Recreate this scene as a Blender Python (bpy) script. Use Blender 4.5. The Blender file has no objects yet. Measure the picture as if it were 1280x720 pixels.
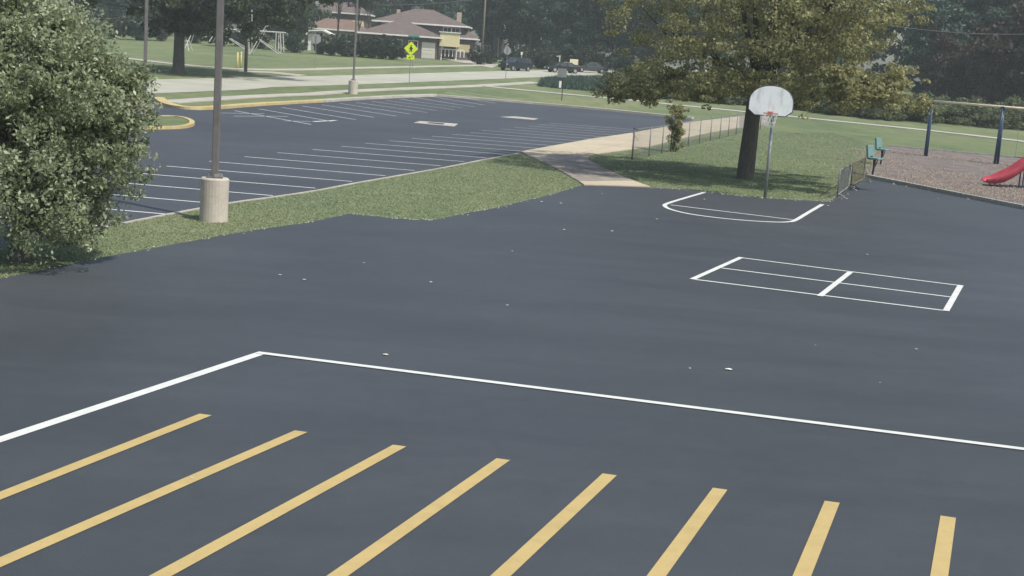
import bpy, bmesh, math, random
import numpy as np
from mathutils import Vector, Matrix
R = math.radians
scene = bpy.context.scene
col = scene.collection

# ------------------------------------------------------------------ camera
F_PX, PITCH, ROLL, CAM_H = 1700.0, R(9.85), R(4.0), 4.1      # focal length in pixels of the 1280 px wide photograph
def cam_axes():
    c, s = math.cos(PITCH), math.sin(PITCH)
    r0 = Vector((1, 0, 0)); d0 = Vector((0, -s, -c)); fw = Vector((0, c, -s))
    cr, sr = math.cos(ROLL), math.sin(ROLL)
    return r0 * cr - d0 * sr, r0 * sr + d0 * cr, fw          # right, down, forward
RT, DN, FW = cam_axes()
cam = bpy.data.cameras.new('camera'); camo = bpy.data.objects.new('camera', cam); col.objects.link(camo)
m = Matrix.Identity(4)
for i in range(3):
    m[i][0], m[i][1], m[i][2] = RT[i], -DN[i], -FW[i]
m[2][3] = CAM_H
camo.matrix_world = m
cam.sensor_width = 36; cam.lens = F_PX / 1280 * 36; cam.clip_end = 5000; cam.clip_start = .05
scene.camera = camo
# ------------------------------------------------------------------ sky, sun, exposure
SUN_EL, SUN_AZ = R(56), R(128)                                # azimuth clockwise from +Y
w = bpy.data.worlds.new('World'); scene.world = w; w.use_nodes = True
nt = w.node_tree; bg = nt.nodes['Background']
sky = nt.nodes.new('ShaderNodeTexSky'); sky.sky_type = 'NISHITA'; sky.sun_disc = False
sky.sun_elevation = SUN_EL; sky.sun_rotation = SUN_AZ; sky.dust_density = 2.5; sky.air_density = 1.2
nt.links.new(sky.outputs[0], bg.inputs[0]); bg.inputs[1].default_value = .145
sl = bpy.data.lights.new('sun', 'SUN'); sl.energy = 4.6; sl.angle = R(.6); sl.color = (1, .965, .86)
so = bpy.data.objects.new('sun', sl); col.objects.link(so)
tosun = Vector((math.sin(SUN_AZ) * math.cos(SUN_EL), math.cos(SUN_AZ) * math.cos(SUN_EL), math.sin(SUN_EL)))
so.rotation_euler = (-tosun).to_track_quat('-Z', 'Y').to_euler(); so.location = (30, -20, 60)
vs = scene.view_settings; vs.view_transform = 'Standard'; vs.look = 'None'; vs.exposure = 0.0; vs.gamma = 1
scene.cycles.use_denoising = True
scene.cycles.max_bounces = 10; scene.cycles.diffuse_bounces = 8; scene.cycles.transmission_bounces = 8
scene.cycles.volume_bounces = 1

# ------------------------------------------------------------------ geometry helpers
Y1, Y2, SLOPE = 100.0, 218.0, .022                            # level ground, then a gentle rise to the street and the houses
def terr(y): return SLOPE * (min(max(y, Y1), Y2) - Y1)
def ray(px, py): return RT * ((px - 640) / F_PX) + DN * ((py - 360) / F_PX) + FW
def G(px, py):
    """point of the ground seen at this place of the photograph"""
    d = ray(px, py)
    t = -CAM_H / d.z if d.z < 0 else 1e9
    if t * d.y <= Y1: return Vector((d.x * t, d.y * t, 0))
    t = (SLOPE * -Y1 - CAM_H) / (d.z - SLOPE * d.y) if (d.z - SLOPE * d.y) < 0 else 1e9
    if t * d.y <= Y2: return Vector((d.x * t, d.y * t, terr(d.y * t)))
    t = min((terr(Y2) - CAM_H) / d.z if d.z < 0 else 1e9, 500 / d.y)
    return Vector((d.x * t, d.y * t, terr(d.y * t)))
def AT(px, py, y):
    d = ray(px, py); t = y / d.y
    return Vector((d.x * t, y, CAM_H + d.z * t))
def ON(px, y): # ground point at a depth under a pixel column near the horizon
    p = AT(px, 70, y); return Vector((p.x, y, terr(y)))

class MB:
    def __init__(s): s.v = []; s.f = []
    def add(s, vs, fs):
        n = len(s.v); s.v += [tuple(p) for p in vs]; s.f += [tuple(i + n for i in f) for f in fs]; return s
    def box(s, c, d, rz=0, rx=0, ry=0):
        M = Matrix.Translation(c) @ Matrix.Rotation(rz, 4, 'Z') @ Matrix.Rotation(ry, 4, 'Y') @ Matrix.Rotation(rx, 4, 'X')
        vs = [M @ Vector((x * d[0] / 2, y * d[1] / 2, z * d[2] / 2)) for z in (-1, 1) for y in (-1, 1) for x in (-1, 1)]
        return s.add(vs, [(0, 2, 3, 1), (4, 5, 7, 6), (0, 1, 5, 4), (2, 6, 7, 3), (0, 4, 6, 2), (1, 3, 7, 5)])
    def tube(s, pts, rad, n=8, cap=True):
        pts = [Vector(p) for p in pts]
        if not hasattr(rad, '__len__'): rad = [rad] * len(pts)
        vs = []
        ref = None
        for i, p in enumerate(pts):
            t = (pts[min(i + 1, len(pts) - 1)] - pts[max(i - 1, 0)]).normalized()
            a = t.orthogonal().normalized() if ref is None else (ref - t * ref.dot(t)).normalized()
            ref = a; b = t.cross(a)
            vs += [p + (a * math.cos(2 * math.pi * k / n) + b * math.sin(2 * math.pi * k / n)) * rad[i] for k in range(n)]
        fs = [(i * n + k, i * n + (k + 1) % n, (i + 1) * n + (k + 1) % n, (i + 1) * n + k) for i in range(len(pts) - 1) for k in range(n)]
        if cap: fs += [tuple(range(n - 1, -1, -1)), tuple(range((len(pts) - 1) * n, len(pts) * n))]
        return s.add(vs, fs)
    def lathe(s, prof, n=20, c=(0, 0, 0)):
        vs = [(c[0] + r * math.cos(2 * math.pi * k / n), c[1] + r * math.sin(2 * math.pi * k / n), c[2] + z) for r, z in prof for k in range(n)]
        fs = [(i * n + k, i * n + (k + 1) % n, (i + 1) * n + (k + 1) % n, (i + 1) * n + k) for i in range(len(prof) - 1) for k in range(n)]
        fs += [tuple(range(n - 1, -1, -1)), tuple(range((len(prof) - 1) * n, len(prof) * n))]
        return s.add(vs, fs)
    def prism(s, poly, fn, a, b):
        """poly of 2d points, fn(u, v, t) -> 3d, extruded from t=a to t=b"""
        n = len(poly)
        vs = [fn(u, v, a) for u, v in poly] + [fn(u, v, b) for u, v in poly]
        return s.add(vs, [tuple(range(n - 1, -1, -1)), tuple(range(n, 2 * n))] + [(i, (i + 1) % n, (i + 1) % n + n, i + n) for i in range(n)])
    def build(s, name, mat, parent=None, smooth=False):
        me = bpy.data.meshes.new(name); me.from_pydata(s.v, [], s.f)
        bm = bmesh.new(); bm.from_mesh(me); bmesh.ops.recalc_face_normals(bm, faces=bm.faces); bm.to_mesh(me); bm.free()
        me.materials.append(mat)
        if smooth:
            me.polygons.foreach_set('use_smooth', [True] * len(me.polygons))
        o = bpy.data.objects.new(name, me); col.objects.link(o); o.parent = parent
        return o
def bevel(o, wd=.01, seg=2):
    md = o.modifiers.new('bevel', 'BEVEL'); md.width = wd; md.segments = seg; md.limit_method = 'ANGLE'; return o
def tag(o, label, cat, group=None, kind=None):
    if label: o['label'] = label
    if cat: o['category'] = cat
    if group: o['group'] = group
    if kind: o['kind'] = kind
    return o
def thing(name, label, cat, loc=(0, 0, 0), rz=0, group=None):
    o = bpy.data.objects.new(name, None); col.objects.link(o); o.empty_display_size = .3
    o.location = loc; o.rotation_euler = (0, 0, rz); return tag(o, label, cat, group)
def dup(root, loc, rz=0, label=None, scale=1):
    def cp(o, par):
        c = o.copy(); col.objects.link(c); c.parent = par
        for ch in o.children: cp(ch, c)
        return c
    r = cp(root, None); r.location = loc; r.rotation_euler = (0, 0, rz); r.scale = (scale,) * 3 if not hasattr(scale, '__len__') else scale
    if label: r['label'] = label
    return r

# ------------------------------------------------------------------ materials
def srgb(r, g, b):
    f = lambda c: (c / 255 / 12.92) if c <= 10 else ((c / 255 + .055) / 1.055) ** 2.4
    return (f(r), f(g), f(b))
def mk(name):
    mt = bpy.data.materials.new(name); mt.use_nodes = True
    return mt, mt.node_tree, mt.node_tree.nodes['Principled BSDF']
def noise(nt, scale, detail=4, rough=.55, vec=None, dist=0):
    n = nt.nodes.new('ShaderNodeTexNoise'); n.inputs['Scale'].default_value = scale; n.inputs['Detail'].default_value = detail
    n.inputs['Roughness'].default_value = rough; n.inputs['Distortion'].default_value = dist
    if vec is not None: nt.links.new(vec, n.inputs['Vector'])
    return n
def coords(nt, scl=(1, 1, 1), rz=0, out='Object'):
    t = nt.nodes.new('ShaderNodeTexCoord'); mp = nt.nodes.new('ShaderNodeMapping')
    mp.inputs['Scale'].default_value = scl; mp.inputs['Rotation'].default_value = (0, 0, rz)
    nt.links.new(t.outputs[out], mp.inputs[0]); return mp.outputs[0]
def ramp(nt, fac, stops):
    r = nt.nodes.new('ShaderNodeValToRGB')
    while len(r.color_ramp.elements) < len(stops): r.color_ramp.elements.new(.5)
    for e, (p, c) in zip(r.color_ramp.elements, stops): e.position = p; e.color = (*c, 1)
    nt.links.new(fac, r.inputs[0]); return r.outputs[0]
def mix(nt, fac, a, b, mode='MIX'):
    n = nt.nodes.new('ShaderNodeMix'); n.data_type = 'RGBA'; n.blend_type = mode
    for sock, v in ((n.inputs[0], fac), (n.inputs[6], a), (n.inputs[7], b)):
        if isinstance(v, (int, float)): sock.default_value = v
        elif isinstance(v, tuple): sock.default_value = (*v[:3], 1)
        else: nt.links.new(v, sock)
    return n.outputs[2]
def bumpn(nt, b, h, strength, dist=.02):
    n = nt.nodes.new('ShaderNodeBump'); n.inputs['Strength'].default_value = strength; n.inputs['Distance'].default_value = dist
    nt.links.new(h, n.inputs['Height']); nt.links.new(n.outputs[0], b.inputs['Normal'])
def pm(name, c, var=.25, scale=6, rough=.7, bump=.15, metal=0, spec=.35, fine=40):
    """a plain surface with mottling, grain and slight relief"""
    mt, nt, b = mk(name); v = coords(nt)
    n1 = noise(nt, scale, 5, .6, v); n2 = noise(nt, fine, 3, .6, v)
    lo = tuple(x * (1 - var) for x in c); hi = tuple(min(1, x * (1 + var)) for x in c)
    base = ramp(nt, n1.outputs[0], [(.3, lo), (.7, hi)])
    g = ramp(nt, n2.outputs[0], [(.3, (1 - var * .5,) * 3), (.7, (1, 1, 1))])
    nt.links.new(mix(nt, 1.0, base, g, 'MULTIPLY'), b.inputs['Base Color'])
    b.inputs['Roughness'].default_value = rough; b.inputs['Metallic'].default_value = metal; b.inputs['Specular IOR Level'].default_value = spec
    if bump: bumpn(nt, b, n2.outputs[0], bump, .01)
    return mt
def leafmat(name, dark, mid, light, trans=.3, rough=.5, ns=.9, na=.9):
    mt, nt, b = mk(name)
    geo = nt.nodes.new('ShaderNodeNewGeometry'); oi = nt.nodes.new('ShaderNodeObjectInfo')
    v = coords(nt); n = noise(nt, ns, 3, .6, v)
    ad = nt.nodes.new('ShaderNodeMath'); ad.operation = 'MULTIPLY_ADD'; ad.inputs[1].default_value = .75
    nt.links.new(geo.outputs['Random Per Island'], ad.inputs[0])
    sub = nt.nodes.new('ShaderNodeMath'); sub.operation = 'MULTIPLY_ADD'; sub.inputs[1].default_value = na; sub.inputs[2].default_value = .13 - na / 2
    nt.links.new(n.outputs[0], sub.inputs[0]); nt.links.new(sub.outputs[0], ad.inputs[2])
    c = ramp(nt, ad.outputs[0], [(.1, dark), (.55, mid), (.98, light)])
    hs = nt.nodes.new('ShaderNodeHueSaturation'); mr = nt.nodes.new('ShaderNodeMapRange')
    mr.inputs[3].default_value = .8; mr.inputs[4].default_value = 1.2
    nt.links.new(oi.outputs['Random'], mr.inputs[0]); nt.links.new(mr.outputs[0], hs.inputs['Value']); nt.links.new(c, hs.inputs['Color'])
    c = hs.outputs[0]
    nt.links.new(c, b.inputs['Base Color']); b.inputs['Roughness'].default_value = rough; b.inputs['Specular IOR Level'].default_value = .3
    tr = nt.nodes.new('ShaderNodeBsdfTranslucent'); nt.links.new(c, tr.inputs[0])
    ms = nt.nodes.new('ShaderNodeMixShader'); ms.inputs[0].default_value = trans
    nt.links.new(b.outputs[0], ms.inputs[1]); nt.links.new(tr.outputs[0], ms.inputs[2])
    nt.links.new(ms.outputs[0], nt.nodes['Material Output'].inputs[0])
    return mt

def m_asphalt(name, c, rough=.62):
    mt, nt, b = mk(name); v = coords(nt); vs_ = coords(nt, (.10, .7, 1), R(25))
    big = noise(nt, .12, 4, .55, v, .6); st = noise(nt, 1.1, 5, .65, vs_, .3); fine = noise(nt, 90, 2, .7, v); mid = noise(nt, 3.5, 5, .65, v)
    a = ramp(nt, big.outputs[0], [(.3, tuple(x * .86 for x in c)), (.72, tuple(x * 1.16 for x in c))])
    s2 = ramp(nt, st.outputs[0], [(.32, (.9, .9, .9)), (.68, (1.06, 1.06, 1.06))])
    s3 = ramp(nt, fine.outputs[0], [(.3, (.72, .72, .72)), (.75, (1.22, 1.22, 1.22))])
    s4 = ramp(nt, mid.outputs[0], [(.3, (.93, .93, .93)), (.8, (1.07, 1.065, 1.05))])
    o = mix(nt, 1., mix(nt, 1., mix(nt, 1., a, s2, 'MULTIPLY'), s3, 'MULTIPLY'), s4, 'MULTIPLY')
    gr = noise(nt, 38, 3, .8, v); sc = noise(nt, .55, 7, .72, v, 1.2)
    o = mix(nt, ramp(nt, gr.outputs[0], [(.66, (0, 0, 0)), (.76, (.5, .5, .5))]), o, tuple(x * 2.2 for x in c))
    o = mix(nt, 1., o, ramp(nt, sc.outputs[0], [(.34, (.95, .95, .95)), (.5, (1, 1, 1)), (.7, (1.06, 1.055, 1.05))]), 'MULTIPLY')
    nt.links.new(o, b.inputs['Base Color'])
    rr = nt.nodes.new('ShaderNodeMapRange'); rr.inputs[3].default_value = rough - .07; rr.inputs[4].default_value = rough + .12
    nt.links.new(st.outputs[0], rr.inputs[0]); nt.links.new(rr.outputs[0], b.inputs['Roughness'])
    b.inputs['Specular IOR Level'].default_value = .4
    bumpn(nt, b, fine.outputs[0], .35, .006); return mt
def m_grass(name):
    mt, nt, b = mk(name); v = coords(nt)
    big = noise(nt, .07, 4, .6, v, .5); mid = noise(nt, .8, 5, .65, v); fine = noise(nt, 22, 4, .75, v); mow = noise(nt, .9, 3, .5, coords(nt, (1, .12, 1), R(12)))
    a = ramp(nt, big.outputs[0], [(.3, (.122, .158, .090)), (.5, (.155, .186, .108)), (.72, (.198, .212, .126))])
    s2 = ramp(nt, mid.outputs[0], [(.28, (.78, .84, .74)), (.72, (1.18, 1.12, 1.12))])
    s3 = ramp(nt, fine.outputs[0], [(.25, (.7, .72, .66)), (.75, (1.25, 1.24, 1.2))])
    s4 = ramp(nt, mow.outputs[0], [(.35, (.93, .94, .93)), (.65, (1.07, 1.06, 1.04))])
    o = mix(nt, 1., mix(nt, 1., mix(nt, 1., a, s2, 'MULTIPLY'), s3, 'MULTIPLY'), s4, 'MULTIPLY')
    nt.links.new(o, b.inputs['Base Color']); b.inputs['Roughness'].default_value = .9; b.inputs['Specular IOR Level'].default_value = .12
    bumpn(nt, b, fine.outputs[0], .8, .05); return mt
def m_paint(name, c, wear=.35):
    mt, nt, b = mk(name); v = coords(nt)
    n1 = noise(nt, 3, 6, .7, v); n2 = noise(nt, 60, 3, .7, v)
    a = ramp(nt, n1.outputs[0], [(.3, tuple(x * .84 for x in c)), (.6, c)])
    k = nt.nodes.new('ShaderNodeMath'); k.operation = 'MULTIPLY'; nt.links.new(n1.outputs[0], k.inputs[0]); nt.links.new(n2.outputs[0], k.inputs[1])
    f = ramp(nt, k.outputs[0], [(.33, (0, 0, 0)), (.46, (wear,) * 3)])
    nt.links.new(mix(nt, f, a, (.07, .07, .075)), b.inputs['Base Color']); b.inputs['Roughness'].default_value = .7
    bumpn(nt, b, n2.outputs[0], .2, .004); return mt
def m_concrete(name, c, stain=.25, sc=1.3):
    mt, nt, b = mk(name); v = coords(nt)
    n1 = noise(nt, sc, 6, .65, v, .4); n2 = noise(nt, 35, 4, .7, v); n3 = noise(nt, .25, 3, .5, v)
    a = ramp(nt, n1.outputs[0], [(.28, tuple(x * (1 - stain) for x in c)), (.65, c)])
    g = ramp(nt, n2.outputs[0], [(.3, (.84, .84, .84)), (.7, (1.06, 1.06, 1.06))])
    h = ramp(nt, n3.outputs[0], [(.35, (.9, .9, .9)), (.65, (1.05, 1.05, 1.05))])
    nt.links.new(mix(nt, 1., mix(nt, 1., a, g, 'MULTIPLY'), h, 'MULTIPLY'), b.inputs['Base Color'])
    b.inputs['Roughness'].default_value = .85; b.inputs['Specular IOR Level'].default_value = .25; bumpn(nt, b, n2.outputs[0], .3, .006); return mt
def m_bark(name, c):
    mt, nt, b = mk(name); v = coords(nt, (9, 9, 1.3))
    n1 = noise(nt, 2.2, 6, .7, v, .5); n2 = noise(nt, 1.2, 3, .5, coords(nt))
    a = ramp(nt, n1.outputs[0], [(.3, tuple(x * .45 for x in c)), (.7, tuple(x * 1.3 for x in c))])
    g = ramp(nt, n2.outputs[0], [(.3, (.8, .82, .78)), (.7, (1.1, 1.1, 1.08))])
    nt.links.new(mix(nt, 1., a, g, 'MULTIPLY'), b.inputs['Base Color']); b.inputs['Roughness'].default_value = .95
    bumpn(nt, b, n1.outputs[0], .9, .05); return mt
def m_mulch(name):
    mt, nt, b = mk(name); v = coords(nt); vo = nt.nodes.new('ShaderNodeTexVoronoi'); vo.inputs['Scale'].default_value = 14
    nt.links.new(v, vo.inputs['Vector']); n = noise(nt, .9, 5, .65, v, .4); n2 = noise(nt, 30, 4, .7, v)
    a = ramp(nt, n.outputs[0], [(.3, (.12, .098, .09)), (.7, (.25, .212, .195))])
    g = ramp(nt, n2.outputs[0], [(.25, (.5, .5, .5)), (.75, (1.35, 1.32, 1.3))])
    nt.links.new(mix(nt, 1., a, g, 'MULTIPLY'), b.inputs['Base Color']); b.inputs['Roughness'].default_value = .95
    bumpn(nt, b, n2.outputs[0], 1., .05); return mt
def m_shingle(name, c):
    mt, nt, b = mk(name); v = coords(nt); br = nt.nodes.new('ShaderNodeTexBrick'); br.inputs['Scale'].default_value = 3.2
    br.inputs['Color1'].default_value = (*c, 1); br.inputs['Color2'].default_value = (*[x * 1.25 for x in c], 1); br.inputs['Mortar'].default_value = (*[x * .6 for x in c], 1)
    nt.links.new(v, br.inputs['Vector']); n = noise(nt, 1.2, 4, .6, v)
    g = ramp(nt, n.outputs[0], [(.3, (.85, .85, .85)), (.7, (1.12, 1.12, 1.12))])
    nt.links.new(mix(nt, 1., br.outputs[0], g, 'MULTIPLY'), b.inputs['Base Color']); b.inputs['Roughness'].default_value = .9; return mt
def m_glass(name):
    mt, nt, b = mk(name); n = noise(nt, 2, 2, .5, coords(nt))
    nt.links.new(ramp(nt, n.outputs[0], [(.3, (.02, .025, .03)), (.7, (.06, .07, .08))]), b.inputs['Base Color']); b.inputs['Roughness'].default_value = .08; b.inputs['Specular IOR Level'].default_value = .6; return mt

M = {}
M['grass'] = m_grass('lawn_grass')
M['asphalt'] = m_asphalt('sealed_asphalt', (.048, .0555, .0655))
M['lot'] = m_asphalt('parking_lot_asphalt', (.055, .062, .074), .66)
M['white'] = m_paint('white_line_paint', (.60, .61, .59), .4)
M['yellow'] = m_paint('yellow_line_paint', (.45, .338, .14), .45)
M['lotwhite'] = m_paint('worn_stall_paint', (.62, .63, .62), .45)
M['concrete'] = m_concrete('concrete', (.46, .43, .38))
M['walk'] = m_concrete('tan_walk_concrete', (.50, .43, .32), .14)
M['darkwalk'] = m_concrete('dark_walk_concrete', (.33, .29, .25), .45, 2.5)  # darker brown-grey concrete, strongly mottled
M['road'] = m_concrete('road_concrete', (.42, .415, .35), .15, .4)
M['kerbyellow'] = m_concrete('faded_yellow_kerb', (.54, .43, .20), .25, 1.2)
_nt = M['kerbyellow'].node_tree; _b = _nt.nodes['Principled BSDF']; _c = _b.inputs['Base Color'].links[0].from_socket
_f = ramp(_nt, noise(_nt, 1.6, 5, .7, coords(_nt)).outputs[0], [(.52, (0, 0, 0)), (.68, (.9, .9, .9))])
_nt.links.new(mix(_nt, _f, _c, (.42, .40, .35)), _b.inputs['Base Color'])
M['base'] = m_concrete('lamp_base_concrete', (.52, .47, .41), .22, 3)
M['bronze'] = pm('bronze_pole_paint', (.15, .14, .14), .2, 3, .5, .08, .1)
M['galv'] = pm('galvanised_steel', (.36, .37, .38), .2, 8, .45, .05, .7)
M['dgalv'] = pm('weathered_steel', (.22, .23, .235), .25, 8, .55, .05, .3)
M['black'] = pm('black_steel', (.03, .032, .035), .2, 5, .5, .05)
M['bark'] = m_bark('bark', (.125, .115, .105))
M['wood'] = m_bark('weathered_pole_wood', (.20, .175, .15))
M['timber'] = m_bark('grey_border_timber', (.44, .425, .40))
M['mulch'] = m_mulch('wood_mulch')
M['board'] = pm('white_backboard_paint', (.72, .75, .75), .06, 2.5, .5, .03)
M['boardedge'] = pm('dark_backboard_rim', (.06, .06, .065), .2, 5, .5, .03)
M['orange'] = pm('faded_orange_rim', (.45, .13, .10), .2, 8, .6, .05)
M['net'] = pm('white_net_cord', (.62, .62, .60), .15, 20, .9, .1)
M['blue'] = pm('dark_blue_powder_coat', (.035, .065, .13), .2, 5, .4, .04)
M['cream'] = pm('cream_beam_paint', (.80, .72, .50), .12, 3, .45, .04)
M['red'] = pm('red_slide_plastic', (.40, .05, .075), .2, 3, .48, .03, 0, .5)
M['teal'] = pm('teal_bench_plastic', (.13, .235, .235), .15, 6, .5, .05)
M['rust'] = pm('rusty_brown_steel', (.15, .115, .10), .4, 14, .8, .15)
M['fluor'] = pm('fluorescent_sign_yellow', (.60, .74, .03), .05, 5, .4, .0)
M['signblack'] = pm('sign_black', (.015, .015, .015), .1, 5, .5, 0)
M['signgreen'] = pm('street_sign_green', (.04, .22, .19), .1, 5, .4, 0)
M['signgrey'] = pm('sign_back_aluminium', (.34, .34, .35), .12, 5, .5, .02, .3)
M['yellowpost'] = pm('yellow_bollard_paint', (.62, .48, .16), .15, 6, .6, .05)
M['brick'] = pm('brown_brick', (.125, .105, .098), .25, 9, .9, .2)
M['tanwall'] = pm('tan_siding', (.46, .40, .24), .1, 3, .8, .05)
M['yellowwall'] = pm('pale_yellow_siding', (.62, .56, .34), .06, 3, .8, .05)
M['trim'] = pm('white_trim', (.72, .71, .68), .1, 4, .6, .03)
M['garage'] = pm('garage_door_paint', (.60, .57, .50), .08, 4, .6, .03)
M['shingle'] = m_shingle('brown_shingle', (.125, .098, .092))
M['shingle2'] = m_shingle('red_brown_shingle', (.17, .115, .09))
M['glass'] = m_glass('dark_window_glass')
M['chimney'] = pm('pale_chimney_brick', (.45, .36, .30), .25, 9, .9, .2)
M['tyre'] = pm('tyre_rubber', (.02, .02, .022), .2, 8, .85, .1)
M['rim'] = pm('alloy_rim', (.5, .5, .52), .1, 8, .3, 0, .8)
M['cardark'] = pm('dark_blue_car_paint', (.02, .03, .04), .1, 3, .25, 0, .2, .5)
M['carblack'] = pm('black_car_paint', (.018, .018, .02), .1, 3, .25, 0, .2, .5)
M['cargrey'] = pm('dark_grey_car_paint', (.07, .072, .078), .08, 3, .3, 0, .3, .5)
M['carsilver'] = pm('silver_car_paint', (.5, .51, .52), .06, 3, .3, 0, .5, .5)
M['lightlens'] = pm('headlamp_lens', (.75, .77, .78), .05, 8, .15, 0, .1, .6)
M['litter'] = pm('pale_dry_leaf', (.55, .52, .46), .25, 20, .8, .1)
M['gravel'] = pm('pale_gravel', (.36, .34, .28), .3, 30, .9, .2)
M['wire'] = pm('cable', (.20, .20, .21), .1, 3, .6, 0)
M['chip'] = pm('wood_chip', (.25, .205, .175), .4, 25, .9, .2)
_nt = M['board'].node_tree; _b = _nt.nodes['Principled BSDF']; _c = _b.inputs['Base Color'].links[0].from_socket
_mp = coords(_nt, (3.2, 1, .9)); _mp.node.inputs['Rotation'].default_value = (0, R(38), 0)
_f = ramp(_nt, noise(_nt, 1.7, 4, .6, _mp).outputs[0], [(.52, (0, 0, 0)), (.68, (.45, .45, .45))])
_nt.links.new(mix(_nt, _f, _c, (.34, .35, .36)), _b.inputs['Base Color'])
L = {}
L['near'] = leafmat('near_tree_leaf', (.155, .188, .105), (.265, .305, .175), (.54, .57, .41), .5, .36, 1.3, 1.1)  # palest tone paints bright glints onto a few leaves
L['lawn'] = leafmat('lawn_tree_leaf', (.23, .24, .13), (.41, .405, .20), (.62, .58, .33), .5, .5, 1.1, 1.3)
L['far'] = leafmat('far_tree_leaf', (.028, .058, .048), (.056, .096, .076), (.125, .165, .12), .3, .6, .28, 1.7)  # broad strong noise paints lit and shaded clumps into the leaf colour
L['far2'] = leafmat('far_tree_leaf_olive', (.028, .046, .027), (.055, .080, .044), (.12, .145, .078), .3, .6, .3, 1.6)  # lit and shaded clumps painted in by the noise here too
L['brown'] = leafmat('copper_leaf', (.032, .026, .022), (.055, .042, .036), (.085, .066, .052), .25, .6)
L['bush'] = leafmat('bush_leaf', (.07, .095, .05), (.13, .16, .08), (.23, .245, .13), .38, .6)
L['hedge'] = leafmat('dark_hedge_leaf', (.018, .032, .022), (.032, .050, .034), (.06, .08, .05), .25, .6)
L['reed'] = leafmat('blue_green_reed', (.04, .075, .058), (.065, .11, .085), (.10, .15, .11), .3, .6)
L['blade'] = leafmat('grass_blade', (.20, .242, .14), (.245, .285, .172), (.305, .325, .21), .35, .75)

# ------------------------------------------------------------------ ground sheets
def sheet(name, pts, off, mat, parent=None, thick=0):
    """flat polygon laid on the terrain; pts are world points in order"""
    bm = bmesh.new(); vs = [bm.verts.new((p[0], p[1], 0)) for p in pts]
    P2 = [(p[0], p[1]) for p in pts]; cr = lambda a, b, c: (b[0] - a[0]) * (c[1] - a[1]) - (b[1] - a[1]) * (c[0] - a[0])
    idx = list(range(len(P2)))
    if sum(P2[i - 1][0] * P2[i][1] - P2[i][0] * P2[i - 1][1] for i in idx) < 0: idx.reverse()
    while len(idx) > 2:                                        # ear clipping, largest-angle-first
        best = None
        for k in range(len(idx)):
            a, b, c = idx[k - 1], idx[k], idx[(k + 1) % len(idx)]; A = cr(P2[a], P2[b], P2[c])
            if A <= 1e-9: continue
            if any(cr(P2[a], P2[b], P2[j]) >= 0 and cr(P2[b], P2[c], P2[j]) >= 0 and cr(P2[c], P2[a], P2[j]) >= 0 for j in idx if j not in (a, b, c)): continue
            q = A / max((P2[a][0] - P2[c][0]) ** 2 + (P2[a][1] - P2[c][1]) ** 2, 1e-9)
            if best is None or q > best[0]: best = (q, k, a, b, c)
        if best is None: break
        bm.faces.new((vs[best[2]], vs[best[3]], vs[best[4]])); idx.pop(best[1])
    for yy in (Y1, Y2):
        bmesh.ops.bisect_plane(bm, geom=bm.verts[:] + bm.edges[:] + bm.faces[:], plane_co=(0, yy, 0), plane_no=(0, 1, 0))
    bm.normal_update()
    if bm.faces[:] and sum(f.normal.z for f in bm.faces) < 0: bmesh.ops.reverse_faces(bm, faces=bm.faces[:])
    if thick:
        ret = bmesh.ops.extrude_face_region(bm, geom=bm.faces[:])
        tops = {v for v in ret['geom'] if isinstance(v, bmesh.types.BMVert)}
        for v in bm.verts: v.co.z = terr(v.co.y) + (off if v in tops else off - thick)
        bmesh.ops.recalc_face_normals(bm, faces=bm.faces)
    else:
        for v in bm.verts: v.co.z = terr(v.co.y) + off
    me = bpy.data.meshes.new(name); bm.to_mesh(me); bm.free(); me.materials.append(mat)
    o = bpy.data.objects.new(name, me); col.objects.link(o); o.parent = parent
    if parent is None: o['kind'] = 'structure'
    return o
def GS(l): return [G(*p) for p in l]
def strip(a, b, wd, ext=0.):
    a, b = Vector((a[0], a[1], 0)), Vector((b[0], b[1], 0)); t = (b - a).normalized(); n = Vector((-t.y, t.x, 0)) * wd / 2
    a = a - t * ext; b = b + t * ext
    return [a - n, b - n, b + n, a + n]
def pstrip(pts, wd):
    """band of even width along a smoothed line"""
    p = [Vector((q[0], q[1], 0)) for q in pts]; sm = []
    for i in range(len(p) - 1):                                # Catmull-Rom
        p0, p1, p2, p3 = p[max(i - 1, 0)], p[i], p[i + 1], p[min(i + 2, len(p) - 1)]
        for k in range(4):
            t = k / 4; sm.append(.5 * (2 * p1 + (p2 - p0) * t + (2 * p0 - 5 * p1 + 4 * p2 - p3) * t * t + (3 * p1 - p0 - 3 * p2 + p3) * t ** 3))
    sm.append(p[-1]); l, r = [], []
    for i, q in enumerate(sm):
        t = (sm[min(i + 1, len(sm) - 1)] - sm[max(i - 1, 0)]).normalized(); n = Vector((-t.y, t.x, 0)) * wd / 2
        l.append(q + n); r.append(q - n)
    return l + r[::-1]

ground = sheet('ground', [(-420, -60), (420, -60), (420, 620), (-420, 620)], 0, M['grass'])

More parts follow.
